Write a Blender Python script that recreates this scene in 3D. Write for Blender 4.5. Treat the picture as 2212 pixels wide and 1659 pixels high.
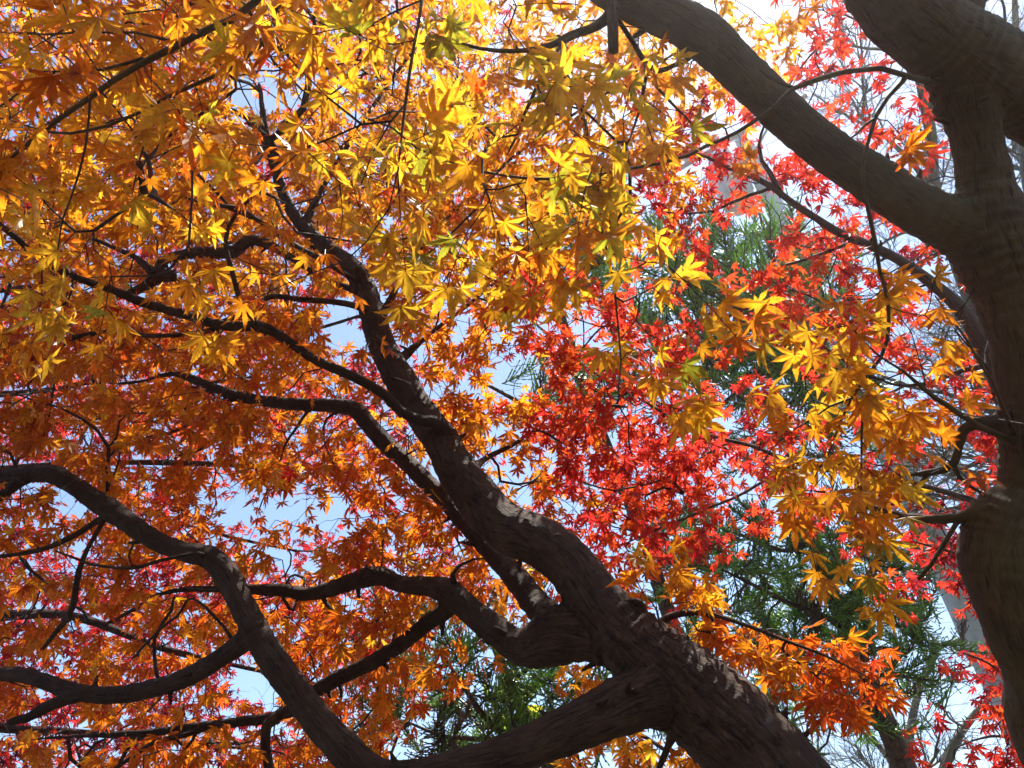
import bpy, math, random
import numpy as np
from mathutils import Vector, Matrix, noise

# ------------------------------------------------------------------ camera, sky, sun, exposure
SC = bpy.context.scene
for o in list(bpy.data.objects):
    bpy.data.objects.remove(o)
COL = SC.collection
FPX, CX, CY = 1703.0, 1106.0, 829.5          # focal length and centre of the photograph at 2212 x 1659
VPX, VPY = -245.0, 2090.0                    # where plumb lines meet, right/up of the centre
CAM = np.array((0.0, 0.0, 1.6))
u = np.array((VPX / FPX, VPY / FPX, -1.0)); u /= np.linalg.norm(u)
fw = np.array((0.0, 0.0, -1.0))
ry = fw - u * u.dot(fw); ry /= np.linalg.norm(ry)
rx = np.cross(ry, u)
ROT = np.stack((rx, ry, u))                  # camera coordinates -> world
cam_data = bpy.data.cameras.new('camera')
cam_data.sensor_width = 36.0
cam_data.lens = FPX / 2212.0 * 36.0
cam_data.clip_start, cam_data.clip_end = 0.05, 3000.0
cam = bpy.data.objects.new('camera', cam_data)
COL.objects.link(cam)
M = Matrix([list(ROT[i]) + [CAM[i]] for i in range(3)] + [[0, 0, 0, 1]])
cam.matrix_world = M
SC.camera = cam


def P(x, y, d):
    """world point seen at (x, y) of the photograph, d metres along the optical axis"""
    return CAM + ROT @ np.array(((x - CX) / FPX * d, -(y - CY) / FPX * d, -d))


def project(pts):
    q = (np.asarray(pts) - CAM) @ ROT
    d = -q[:, 2]
    dd = np.maximum(d, 1e-3)
    return CX + q[:, 0] / dd * FPX, CY - q[:, 1] / dd * FPX, d


SUN = P(1560, -520, 1.0) - CAM
SUN /= np.linalg.norm(SUN)
sun_el = math.asin(SUN[2]); sun_az = math.atan2(SUN[0], SUN[1])
world = bpy.data.worlds.new('World'); SC.world = world
world.use_nodes = True
wn = world.node_tree.nodes; wl = world.node_tree.links
bg = wn['Background']; sky = wn.new('ShaderNodeTexSky')
sky.sky_type = 'NISHITA'; sky.sun_disc = False
sky.sun_elevation = sun_el; sky.sun_rotation = sun_az
sky.air_density = 1.0; sky.dust_density = 0.4; sky.ozone_density = 2.0
bg.inputs['Strength'].default_value = 0.10
wl.new(sky.outputs[0], bg.inputs['Color'])
sl = bpy.data.lights.new('sun', 'SUN'); sl.energy = 5.0; sl.angle = math.radians(0.7); sl.color = (1.0, 0.95, 0.86)
so = bpy.data.objects.new('sun', sl); COL.objects.link(so)
so.rotation_euler = Vector(-SUN).to_track_quat('-Z', 'Y').to_euler()
so.location = (0, 0, 30)
SC.view_settings.view_transform = 'Standard'; SC.view_settings.look = 'None'
SC.view_settings.exposure = 1.5; SC.view_settings.gamma = 1.0
SC.render.engine = 'CYCLES'
SC.cycles.max_bounces = 10; SC.cycles.diffuse_bounces = 5; SC.cycles.transmission_bounces = 6
SC.cycles.glossy_bounces = 3; SC.cycles.use_denoising = True
SC.cycles.sample_clamp_indirect = 8.0

RNG = np.random.default_rng(11)
random.seed(5)


# ------------------------------------------------------------------ materials
def new_mat(name):
    m = bpy.data.materials.new(name); m.use_nodes = True
    nt = m.node_tree; nt.nodes.clear()
    out = nt.nodes.new('ShaderNodeOutputMaterial')
    return m, nt, out


def N(nt, t, **kw):
    n = nt.nodes.new(t)
    for k, v in kw.items():
        if k == 'ins':
            for kk, vv in v.items(): n.inputs[kk].default_value = vv
        else:
            setattr(n, k, v)
    return n


def ramp(nt, stops):
    r = nt.nodes.new('ShaderNodeValToRGB')
    e = r.color_ramp.elements
    while len(e) < len(stops): e.new(0.5)
    for k, (p, c) in enumerate(stops):
        e[k].position = p; e[k].color = (*c, 1)
    return r


def leaf_material(name, trans=0.75, rough=0.4, vein=0.6):
    m, nt, out = new_mat(name); L = nt.links.new
    at = N(nt, 'ShaderNodeAttribute', attribute_name='tint')
    tc = N(nt, 'ShaderNodeTexCoord')
    nz = N(nt, 'ShaderNodeTexNoise', ins={'Scale': 90.0, 'Detail': 3.0})
    L(tc.outputs['Object'], nz.inputs['Vector'])
    rp = ramp(nt, [(0.32, (0.62, 0.52, 0.45)), (0.6, (1.0, 1.0, 1.0))])
    L(nz.outputs['Fac'], rp.inputs['Fac'])
    mul = N(nt, 'ShaderNodeMixRGB', blend_type='MULTIPLY', ins={'Fac': 0.8})
    L(at.outputs['Color'], mul.inputs['Color1']); L(rp.outputs['Color'], mul.inputs['Color2'])
    n5 = N(nt, 'ShaderNodeTexNoise', ins={'Scale': 38.0, 'Detail': 5.0, 'Roughness': 0.7}); L(tc.outputs['Object'], n5.inputs['Vector'])
    r5 = ramp(nt, [(0.63, (0, 0, 0)), (0.70, (0.7, 0.7, 0.7))]); L(n5.outputs['Fac'], r5.inputs['Fac'])
    sp = N(nt, 'ShaderNodeMixRGB', blend_type='MULTIPLY', ins={'Color2': (0.5, 0.28, 0.2, 1)}); L(r5.outputs['Color'], sp.inputs['Fac']); L(mul.outputs[0], sp.inputs['Color1'])
    mul = sp
    pw = N(nt, 'ShaderNodeMath', operation='POWER'); L(at.outputs['Alpha'], pw.inputs[0]); pw.inputs[1].default_value = 9.0
    vs = N(nt, 'ShaderNodeMath', operation='MULTIPLY'); L(pw.outputs[0], vs.inputs[0]); vs.inputs[1].default_value = vein
    mx = N(nt, 'ShaderNodeMixRGB', blend_type='MIX')
    br = N(nt, 'ShaderNodeMixRGB', blend_type='MULTIPLY', ins={'Fac': 1.0, 'Color2': (0.72, 0.6, 0.5, 1)})
    L(mul.outputs[0], br.inputs['Color1'])
    L(vs.outputs[0], mx.inputs['Fac']); L(mul.outputs[0], mx.inputs['Color1']); L(br.outputs[0], mx.inputs['Color2'])
    dk = N(nt, 'ShaderNodeMixRGB', blend_type='MULTIPLY', ins={'Fac': 1.0, 'Color2': (0.62, 0.62, 0.62, 1)})
    L(mx.outputs[0], dk.inputs['Color1'])
    pr = N(nt, 'ShaderNodeBsdfPrincipled', ins={'Roughness': rough})
    pr.inputs['Specular IOR Level'].default_value = 0.38
    L(dk.outputs[0], pr.inputs['Base Color'])
    tr = N(nt, 'ShaderNodeBsdfTranslucent'); L(mx.outputs[0], tr.inputs['Color'])
    ms = N(nt, 'ShaderNodeMixShader', ins={'Fac': trans})
    L(pr.outputs[0], ms.inputs[1]); L(tr.outputs[0], ms.inputs[2])
    L(ms.outputs[0], out.inputs['Surface'])
    return m


def bark_material(name, dark, mid, pale, moss=None, moss_amt=0.0, bump=0.5, scale=1.0):
    m, nt, out = new_mat(name); L = nt.links.new
    uv = N(nt, 'ShaderNodeUVMap', uv_map='UVMap')
    tc = N(nt, 'ShaderNodeTexCoord')
    mp = N(nt, 'ShaderNodeMapping'); mp.inputs['Scale'].default_value = (58 * scale, 9 * scale, 1)
    L(uv.outputs[0], mp.inputs['Vector'])
    n1 = N(nt, 'ShaderNodeTexNoise', ins={'Scale': 3.0, 'Detail': 8.0, 'Roughness': 0.68})
    L(mp.outputs[0], n1.inputs['Vector'])
    n2 = N(nt, 'ShaderNodeTexNoise', ins={'Scale': 9.0 * scale, 'Detail': 6.0, 'Roughness': 0.6, 'Distortion': 0.6})
    L(tc.outputs['Object'], n2.inputs['Vector'])
    n3 = N(nt, 'ShaderNodeTexNoise', ins={'Scale': 160.0 * scale, 'Detail': 4.0, 'Roughness': 0.7})
    L(tc.outputs['Object'], n3.inputs['Vector'])
    r1 = ramp(nt, [(0.32, dark), (0.52, mid), (0.72, pale)])
    ad = N(nt, 'ShaderNodeMath', operation='MULTIPLY_ADD', ins={1: 0.8, 2: 0.06})
    L(n1.outputs['Fac'], ad.inputs[0])
    ad2 = N(nt, 'ShaderNodeMath', operation='MULTIPLY_ADD', ins={1: 0.45})
    L(n2.outputs['Fac'], ad2.inputs[0]); L(ad.outputs[0], ad2.inputs[2])
    sb = N(nt, 'ShaderNodeMath', operation='SUBTRACT', ins={1: 0.2}); L(ad2.outputs[0], sb.inputs[0])
    L(sb.outputs[0], r1.inputs['Fac'])
    col = r1.outputs['Color']
    # lichen blotches
    vo = N(nt, 'ShaderNodeTexNoise', ins={'Scale': 11.0 * scale, 'Detail': 7.0, 'Roughness': 0.62, 'Distortion': 1.2}); L(tc.outputs['Object'], vo.inputs['Vector'])
    lr = ramp(nt, [(0.56, (0, 0, 0)), (0.66, (0.8, 0.8, 0.8))]); L(vo.outputs['Fac'], lr.inputs['Fac'])
    lm = N(nt, 'ShaderNodeMath', operation='MULTIPLY'); L(lr.outputs['Color'], lm.inputs[0]); L(n3.outputs['Fac'], lm.inputs[1])
    lx = N(nt, 'ShaderNodeMixRGB', ins={'Color2': (0.10, 0.088, 0.07, 1)}); L(lm.outputs[0], lx.inputs['Fac']); L(col, lx.inputs['Color1'])
    col = lx.outputs[0]
    mf = N(nt, 'ShaderNodeMapping'); mf.inputs['Scale'].default_value = (95 * scale, 14 * scale, 1); L(uv.outputs[0], mf.inputs['Vector'])
    nf = N(nt, 'ShaderNodeTexNoise', ins={'Scale': 1.0, 'Detail': 5.0, 'Roughness': 0.6, 'Distortion': 0.8}); L(mf.outputs[0], nf.inputs['Vector'])
    rf = ramp(nt, [(0.36, (0.25, 0.22, 0.2)), (0.46, (1, 1, 1))]); L(nf.outputs['Fac'], rf.inputs['Fac'])
    fm = N(nt, 'ShaderNodeMixRGB', blend_type='MULTIPLY', ins={'Fac': 0.9}); L(col, fm.inputs['Color1']); L(rf.outputs['Color'], fm.inputs['Color2'])
    col = fm.outputs[0]
    if moss:
        mr = ramp(nt, [(0.42, (0, 0, 0)), (0.68, (moss_amt,) * 3)])
        n4 = N(nt, 'ShaderNodeTexNoise', ins={'Scale': 5.0, 'Detail': 7.0, 'Roughness': 0.65}); L(tc.outputs['Object'], n4.inputs['Vector'])
        L(n4.outputs['Fac'], mr.inputs['Fac'])
        mo = N(nt, 'ShaderNodeMixRGB', ins={'Color2': (*moss, 1)}); L(mr.outputs['Color'], mo.inputs['Fac']); L(col, mo.inputs['Color1'])
        col = mo.outputs[0]
    pr = N(nt, 'ShaderNodeBsdfPrincipled', ins={'Roughness': 0.82}); pr.inputs['Specular IOR Level'].default_value = 0.3
    L(col, pr.inputs['Base Color'])
    hs = N(nt, 'ShaderNodeMath', operation='MULTIPLY_ADD', ins={1: 0.5}); L(n3.outputs['Fac'], hs.inputs[0])
    ha = N(nt, 'ShaderNodeMath', operation='ADD'); L(n1.outputs['Fac'], ha.inputs[0]); L(rf.outputs['Color'], ha.inputs[1]); L(ha.outputs[0], hs.inputs[2])
    bp = N(nt, 'ShaderNodeBump', ins={'Strength': bump, 'Distance': 0.012}); L(hs.outputs[0], bp.inputs['Height'])
    L(bp.outputs[0], pr.inputs['Normal'])
    L(pr.outputs[0], out.inputs['Surface'])
    return m


LEAF = leaf_material('maple_leaf')
BARK_A = bark_material('grey_brown_bark', (0.028, 0.012, 0.006), (0.074, 0.038, 0.021), (0.135, 0.085, 0.055), bump=1.0)
BARK_R = bark_material('mossy_bark', (0.034, 0.021, 0.009), (0.075, 0.048, 0.02), (0.14, 0.096, 0.045), moss=(0.075, 0.062, 0.016), moss_amt=0.55, bump=0.45)
BARK_D = bark_material('smooth_grey_bark', (0.05, 0.034, 0.027), (0.10, 0.075, 0.06), (0.2, 0.16, 0.135), bump=0.5)
BARK_C = bark_material('cedar_bark', (0.05, 0.032, 0.022), (0.13, 0.085, 0.06), (0.24, 0.19, 0.15), bump=0.8)
BARK_G = bark_material('bare_tree_bark', (0.09, 0.08, 0.07), (0.17, 0.155, 0.135), (0.28, 0.26, 0.22), moss=(0.14, 0.16, 0.07), moss_amt=0.6, bump=0.3)
TWIG = bark_material('twig_bark', (0.02, 0.014, 0.012), (0.035, 0.025, 0.02), (0.08, 0.06, 0.05), bump=0.1)


def cedar_material():
    m, nt, out = new_mat('cedar_needles'); L = nt.links.new
    at = N(nt, 'ShaderNodeAttribute', attribute_name='tint')
    pr = N(nt, 'ShaderNodeBsdfPrincipled', ins={'Roughness': 0.38}); L(at.outputs['Color'], pr.inputs['Base Color'])
    tr = N(nt, 'ShaderNodeBsdfTranslucent')
    br = N(nt, 'ShaderNodeMixRGB', blend_type='MULTIPLY', ins={'Fac': 1.0, 'Color2': (1.6, 1.5, 0.7, 1)}); L(at.outputs['Color'], br.inputs['Color1'])
    L(br.outputs[0], tr.inputs['Color'])
    ms = N(nt, 'ShaderNodeMixShader', ins={'Fac': 0.35}); L(pr.outputs[0], ms.inputs[1]); L(tr.outputs[0], ms.inputs[2])
    L(ms.outputs[0], out.inputs['Surface'])
    return m


CEDAR = cedar_material()


def plain_material(name, a, b, rough=0.7, scale=6.0, metal=0.0, bump=0.2):
    m, nt, out = new_mat(name); L = nt.links.new
    tc = N(nt, 'ShaderNodeTexCoord')
    nz = N(nt, 'ShaderNodeTexNoise', ins={'Scale': scale, 'Detail': 8.0, 'Roughness': 0.65}); L(tc.outputs['Object'], nz.inputs['Vector'])
    r = ramp(nt, [(0.3, a), (0.7, b)]); L(nz.outputs['Fac'], r.inputs['Fac'])
    pr = N(nt, 'ShaderNodeBsdfPrincipled', ins={'Roughness': rough, 'Metallic': metal}); L(r.outputs['Color'], pr.inputs['Base Color'])
    bp = N(nt, 'ShaderNodeBump', ins={'Strength': bump, 'Distance': 0.01}); L(nz.outputs['Fac'], bp.inputs['Height']); L(bp.outputs[0], pr.inputs['Normal'])
    L(pr.outputs[0], out.inputs['Surface'])
    return m


# ------------------------------------------------------------------ mesh helpers
class MB:
    """numpy mesh builder: triangles and quads, a tint per vertex, uv per vertex, a material per face"""
    def __init__(self):
        self.v = []; self.t = []; self.q = []; self.c = []; self.uv = []; self.tm = []; self.qm = []; self.n = 0

    def add(self, v, tris=None, quads=None, col=None, uv=None, mat=0):
        v = np.asarray(v, float).reshape(-1, 3); k = len(v)
        self.v.append(v)
        self.c.append(np.ones((k, 4)) if col is None else np.broadcast_to(np.asarray(col, float), (k, 4)).copy() if np.ndim(col) == 1 else col)
        self.uv.append(np.zeros((k, 2)) if uv is None else uv)
        if tris is not None and len(tris):
            self.t.append(np.asarray(tris, int) + self.n); self.tm.append(np.full(len(tris), mat))
        if quads is not None and len(quads):
            self.q.append(np.asarray(quads, int) + self.n); self.qm.append(np.full(len(quads), mat))
        self.n += k

    def build(self, name, mats, parent=None, smooth=True, tint=True):
        v = np.concatenate(self.v); c = np.concatenate(self.c); uv = np.concatenate(self.uv)
        t = np.concatenate(self.t) if self.t else np.zeros((0, 3), int)
        q = np.concatenate(self.q) if self.q else np.zeros((0, 4), int)
        mi = np.concatenate([*self.tm, *self.qm]) if (self.tm or self.qm) else np.zeros(0, int)
        me = bpy.data.meshes.new(name)
        me.vertices.add(len(v)); me.vertices.foreach_set('co', v.astype(np.float32).ravel())
        li = np.concatenate([t.ravel(), q.ravel()])
        me.loops.add(len(li)); me.loops.foreach_set('vertex_index', li.astype(np.int32))
        tot = np.concatenate([np.full(len(t), 3), np.full(len(q), 4)]).astype(np.int32)
        st = np.concatenate([[0], np.cumsum(tot)[:-1]]).astype(np.int32)
        me.polygons.add(len(tot)); me.polygons.foreach_set('loop_start', st); me.polygons.foreach_set('loop_total', tot)
        me.polygons.foreach_set('material_index', mi.astype(np.int32))
        me.polygons.foreach_set('use_smooth', np.full(len(tot), smooth))
        for m in (mats if isinstance(mats, (list, tuple)) else [mats]): me.materials.append(m)
        if tint:
            a = me.attributes.new('tint', 'FLOAT_COLOR', 'POINT'); a.data.foreach_set('color', c.astype(np.float32).ravel())
        l = me.uv_layers.new(name='UVMap'); l.data.foreach_set('uv', uv[li].astype(np.float32).ravel())
        me.update(); me.validate()
        o = bpy.data.objects.new(name, me); COL.objects.link(o)
        if parent: o.parent = parent; o.matrix_parent_inverse = parent.matrix_world.inverted()
        return o


def catmull(pts, rad, step):
    pts = np.asarray(pts, float); rad = np.asarray(rad, float)
    if len(pts) == 2:
        n = max(2, int(np.linalg.norm(pts[1] - pts[0]) / step) + 1)
        s = np.linspace(0, 1, n)[:, None]
        return pts[0] * (1 - s) + pts[1] * s, (rad[0] * (1 - s) + rad[1] * s)[:, 0]
    ext = np.vstack([2 * pts[0] - pts[1], pts, 2 * pts[-1] - pts[-2]])
    er = np.concatenate([[rad[0]], rad, [rad[-1]]])
    P_, R_ = [], []
    for i in range(1, len(ext) - 2):
        n = max(1, int(np.linalg.norm(ext[i + 1] - ext[i]) / step))
        for k in range(n):
            s = k / n
            a, b, c, d = ext[i - 1], ext[i], ext[i + 1], ext[i + 2]
            P_.append(0.5 * (2 * b + (c - a) * s + (2 * a - 5 * b + 4 * c - d) * s * s + (3 * b - a - 3 * c + d) * s ** 3))
            sm = s * s * (3 - 2 * s)
            R_.append(er[i] * (1 - sm) + er[i + 1] * sm)
    P_.append(pts[-1]); R_.append(rad[-1])
    return np.array(P_), np.array(R_)


def frames(p):
    t = np.gradient(p, axis=0); t /= np.linalg.norm(t, axis=1)[:, None] + 1e-12
    a = np.array((0.0, 0.0, 1.0))
    if abs(t[0].dot(a)) > 0.9: a = np.array((1.0, 0, 0))
    n = np.cross(t[0], a); n /= np.linalg.norm(n)
    ns = [n]
    for i in range(1, len(p)):
        n = n - t[i] * n.dot(t[i]); n /= np.linalg.norm(n) + 1e-12
        ns.append(n)
    ns = np.array(ns); bs = np.cross(t, ns)
    return t, ns, bs


def tube(mb, p, r, sides, lump=0.0, mat=0, col=None, cap=True, seed=0.0):
    p = np.asarray(p); r = np.asarray(r); n = len(p)
    t, a, b = frames(p)
    th = np.linspace(0, 2 * np.pi, sides + 1)           # a seam vertex for clean uv
    cs, sn = np.cos(th), np.sin(th)
    rr = np.repeat(r[:, None], sides + 1, axis=1)
    if lump > 0:
        for i in range(n):
            for j in range(sides):
                q = Vector(p[i] + (a[i] * cs[j] + b[i] * sn[j]) * r[i])
                rr[i, j] *= 1 + lump * (noise.noise(q * (0.55 / max(r[i], .01)) + Vector((seed, 0, 0))) + 0.5 * noise.noise(q * (1.6 / max(r[i], .01)))
                                        + 0.28 * noise.noise(Vector((q.x * 60, q.y * 60, q.z * 60))))
            rr[i, sides] = rr[i, 0]
    v = p[:, None, :] + (a[:, None, :] * cs[None, :, None] + b[:, None, :] * sn[None, :, None]) * rr[:, :, None]
    ln = np.concatenate([[0], np.cumsum(np.linalg.norm(np.diff(p, axis=0), axis=1))])
    uv = np.stack([np.repeat((th / (2 * np.pi))[None, :], n, 0) * 2 * np.pi * r.mean(), np.repeat(ln[:, None], sides + 1, 1)], -1).reshape(-1, 2)
    i, j = np.meshgrid(np.arange(n - 1), np.arange(sides), indexing='ij')
    k = (i * (sides + 1) + j).ravel()
    qd = np.stack([k, k + 1, k + sides + 2, k + sides + 1], -1)
    vv = v.reshape(-1, 3)
    tr = []
    if cap:
        vv = np.vstack([vv, p[-1] + t[-1] * r[-1] * 0.25, p[0] - t[0] * r[0] * 0.2])
        uv = np.vstack([uv, uv[-1], uv[0]])
        e = (n - 1) * (sides + 1)
        tr = [(e + j, e + j + 1, n * (sides + 1)) for j in range(sides)] + [(j + 1, j, n * (sides + 1) + 1) for j in range(sides)]
    mb.add(vv, tris=tr, quads=qd, uv=uv, mat=mat, col=col)


def thing(name, label, cat, loc=(0, 0, 0), group=None):
    o = bpy.data.objects.new(name, None); COL.objects.link(o)
    o.location = loc; o['label'] = label; o['category'] = cat
    o.empty_display_size = 0.2
    if group: o['group'] = group
    bpy.context.view_layer.update()
    return o


BIG = []            # samples of every stout limb: (x, y, half width, depth) in the photograph


def limb3(path, wscale=1.0):
    """path of (x, y, width, depth) photograph points, or ('w', point, radius) world points"""
    pts, rad = [], []
    for e in path:
        if e[0] == 'w':
            pts.append(np.asarray(e[1], float)); rad.append(e[2])
        else:
            x, y, w, d = e
            pts.append(P(x, y, d)); rad.append(0.5 * w * d / FPX * wscale)
    return np.array(pts), np.array(rad)


class Tree:
    def __init__(self, name, label, cat, base, bark, group=None):
        self.root = thing(name, label, cat, base, group)
        self.bark = bark
        self.nodes = []; self.tdir = []
        self.crown = MB()

    def limb(self, path, name='limb', sides=None, lump=0.07, nodes=True, step=None, node_from=0.0, extra=None):
        p, r = limb3(path)
        big = r.max() > 0.012
        st = step or (max(0.012, min(0.03, r.max() * 0.35)) if big else 0.03)
        p, r = catmull(p, r, st)
        if len(p) > 5 and not big:
            # thin branches wander a little
            j = np.cumsum(RNG.normal(0, 1, p.shape), 0); j -= np.linspace(0, 1, len(p))[:, None] * j[-1]
            p = p + j * 0.0012
        if sides is None: sides = 30 if r.max() > .06 else 18 if r.max() > .025 else 10 if r.max() > 0.008 else 6
        mb = MB(); tube(mb, p, r, sides, lump=lump if big else 0.0, seed=random.random() * 50)
        self.stubs(mb, p, r)
        if extra: extra(mb)
        o = mb.build(name, [self.bark], self.root, tint=False)
        x, y, d = project(p); hw = r / np.maximum(d, .1) * FPX
        for k in range(0, len(p), 2):
            if d[k] > .3 and hw[k] > 6: BIG.append((x[k], y[k], hw[k], d[k]))
        if nodes:
            k0 = int(len(p) * node_from)
            stp = max(1, int(0.05 / st))
            self.nodes += list(p[k0::stp]); tt = np.gradient(p, axis=0)
            self.tdir += list(tt[k0::stp])
        return p, r

    def stubs(self, mb, p, r, every=0.09):
        '''short dead spurs and bud scars along the wood'''
        t, a, b = frames(p); L = np.linalg.norm(np.diff(p, axis=0), axis=1).sum()
        for k in range(int(L / every)):
            i = RNG.integers(1, len(p) - 1); th = RNG.uniform(0, 6.28)
            o = a[i] * math.cos(th) + b[i] * math.sin(th); d = unit(o + t[i] * RNG.uniform(-.2, .9) + RNG.normal(0, .2, 3))
            rr = min(r[i] * RNG.uniform(.12, .3), .006); ln = rr * RNG.uniform(2.5, 7)
            s0 = p[i] + o * r[i] * .8
            tube(mb, np.array([s0, s0 + d * (r[i] * .2 + ln * .5), s0 + d * (r[i] * .2 + ln) + RNG.normal(0, rr * .6, 3)]), np.array([rr * 1.5, rr, rr * .5]), 6)

    def fused(self, paths, voxel=0.0065, lump=0.06, extra=None):
        '''stout wood grown together: tubes merged into one skin, then cut into one mesh per trunk or limb'''
        P_, R_, I_, T_, A_, B_, S_ = [], [], [], [], [], [], []
        bv, bf, n0 = [], [], 0
        m = 20; th = np.linspace(0, 2 * np.pi, m, endpoint=False)
        for k, (nm, path) in enumerate(paths):
            p, r = limb3(path); p, r = catmull(p, r, 0.02)
            t, a, b = frames(p); s = np.concatenate([[0], np.cumsum(np.linalg.norm(np.diff(p, axis=0), axis=1))])
            v = p[:, None, :] + (a[:, None, :] * np.cos(th)[None, :, None] + b[:, None, :] * np.sin(th)[None, :, None]) * r[:, None, None]
            v = np.vstack([v.reshape(-1, 3), p[0] - t[0] * r[0] * .3, p[-1] + t[-1] * r[-1] * .3]); n = len(p)
            for i in range(n - 1):
                for j in range(m):
                    bf.append((n0 + i * m + j, n0 + i * m + (j + 1) % m, n0 + (i + 1) * m + (j + 1) % m, n0 + (i + 1) * m + j))
            for j in range(m):
                bf.append((n0 + (j + 1) % m, n0 + j, n0 + n * m)); bf.append((n0 + (n - 1) * m + j, n0 + (n - 1) * m + (j + 1) % m, n0 + n * m + 1))
            bv.append(v); n0 += len(v)
            P_.append(p); R_.append(r); I_.append(np.full(n, k)); T_.append(t); A_.append(a); B_.append(b); S_.append(s)
            x, y, d = project(p); hw = r / np.maximum(d, .1) * FPX
            for i in range(0, n, 2):
                if d[i] > .3: BIG.append((x[i], y[i], hw[i], d[i]))
            self.nodes += list(p[::3]); self.tdir += list(t[::3])
        me = bpy.data.meshes.new('raw'); me.from_pydata(np.concatenate(bv).tolist(), [], bf); me.update()
        ob = bpy.data.objects.new('raw', me); COL.objects.link(ob)
        rm = ob.modifiers.new('r', 'REMESH'); rm.mode = 'VOXEL'; rm.voxel_size = voxel; rm.adaptivity = 0
        sm = ob.modifiers.new('s', 'SMOOTH'); sm.factor = .5; sm.iterations = 7
        ev = ob.evaluated_get(bpy.context.evaluated_depsgraph_get()); em = ev.to_mesh()
        V = np.empty(len(em.vertices) * 3); em.vertices.foreach_get('co', V); V = V.reshape(-1, 3)
        Nn = np.empty(len(em.vertices) * 3); em.vertices.foreach_get('normal', Nn); Nn = Nn.reshape(-1, 3)
        Q = np.array([tuple(f.vertices) for f in em.polygons if len(f.vertices) == 4]); 
        ev.to_mesh_clear(); bpy.data.objects.remove(ob); bpy.data.meshes.remove(me)
        p = np.concatenate(P_); r = np.concatenate(R_); ids = np.concatenate(I_); t = np.concatenate(T_); a = np.concatenate(A_); b = np.concatenate(B_); s = np.concatenate(S_)
        own = np.zeros(len(V), int); gap = np.zeros(len(V))
        for i in range(0, len(V), 3000):
            D = np.linalg.norm(V[i:i + 3000, None, :] - p[None], axis=2) - r[None, :]
            best = np.argmin(D, axis=1); own[i:i + 3000] = best
            oth = np.where(ids[None, :] != ids[best][:, None], D, 9.0).min(axis=1)
            gap[i:i + 3000] = oth - D[np.arange(len(best)), best]
        rel = V - p[own]; ang = np.arctan2(np.einsum('ij,ij->i', rel, b[own]), np.einsum('ij,ij->i', rel, a[own]))
        along = s[own] + np.einsum('ij,ij->i', rel, t[own]); ro = r[own]
        disp = np.zeros(len(V))
        for i in range(len(V)):
            q = Vector(V[i]); R0 = max(ro[i], .012)
            f = lump * R0 * (noise.noise(q * (0.5 / R0)) + .55 * noise.noise(q * (1.5 / R0) + Vector((7, 1, 3)))) + 0.0022 * noise.noise(q * 42) + 0.0012 * noise.noise(q * 95)
            # growth folds where two boughs part
            w = math.exp(-max(0.0, gap[i]) / (0.55 * R0 + .005))
            f += w * min(.0035, R0 * .07) * math.sin(along[i] * 250 + 2.5 * noise.noise(q * 20))
            # low swollen rings at old bud scars
            f += 0.035 * R0 * max(0.0, noise.noise(Vector((along[i] * 9, ids[own[i]] * 3.7, 0)))) ** 2 * 3
            disp[i] = f
        V = V + Nn * disp[:, None]
        uv = np.stack([(ang + np.pi) * ro.mean(), along + ids[own] * 1.7], -1)
        fo = ids[own][Q]; fo = np.array([np.bincount(row, minlength=len(paths)).argmax() for row in fo])
        for k, (nm, path) in enumerate(paths):
            q = Q[fo == k]
            if len(q) == 0: continue
            us, inv = np.unique(q, return_inverse=True)
            mb = MB(); mb.add(V[us], quads=inv.reshape(-1, 4), uv=uv[us])
            self.stubs(mb, P_[k], R_[k], every=.16)
            if extra and k == 0: extra(mb)
            o = mb.build(nm, [self.bark], self.root, tint=False)
            nr = unit(Nn)[us]

    def grow(self, centres, max_seg=0.07, wander=0.12, droop=0.0, thick=0.0011):
        """join foliage centres to the nearest wood, nearest first, and return the twig tips' directions"""
        X = np.array(self.nodes); T = np.array(self.tdir); T /= np.linalg.norm(T, axis=1)[:, None] + 1e-9
        n0 = len(X)
        C = np.asarray(centres)
        d0 = np.array([np.min(np.linalg.norm(X - c, axis=1)) for c in C])
        order = np.argsort(d0)
        cap = n0 + len(C) * 40
        XX = np.zeros((cap, 3)); XX[:n0] = X; TT = np.zeros((cap, 3)); TT[:n0] = T
        par = np.full(cap, -1); n = n0
        tips = {}
        chains = []
        for ci in order:
            c = C[ci]
            v = c - XX[:n]; dist = np.linalg.norm(v, axis=1)
            al = np.einsum('ij,ij->i', v, TT[:n]) / (dist + 1e-6)
            cost = dist * (1.25 - 0.25 * al)
            k = int(np.argmin(cost)); D = dist[k]
            start = XX[k]
            m = max(2, min(30, int(D / max_seg) + 1))
            h = TT[k] * np.sign(al[k] + 0.15)
            mid = start + h * D * 0.3 + RNG.normal(0, wander, 3) * D * 0.5 + (c - start) * 0.3
            s = np.linspace(0, 1, m + 1)[:, None]
            q = start * (1 - s) ** 2 + 2 * mid * s * (1 - s) + c * s * s
            q[1:-1] += RNG.normal(0, 0.006, (m - 1, 3)) * min(1, D * 6)
            q[:, 2] += droop * (s * (1 - s))[:, 0] * D
            prev = k; ids = [k]
            for e in range(1, m + 1):
                XX[n] = q[e]; tv = q[e] - q[e - 1]; TT[n] = tv / (np.linalg.norm(tv) + 1e-9); par[n] = prev; prev = n; ids.append(n); n += 1
            chains.append(ids); tips[ci] = TT[n - 1].copy()
        cnt = np.zeros(n)
        for ids in chains: cnt[ids[-1]] += 1
        for i in range(n - 1, n0 - 1, -1):
            if par[i] >= 0: cnt[par[i]] += cnt[i]
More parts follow.
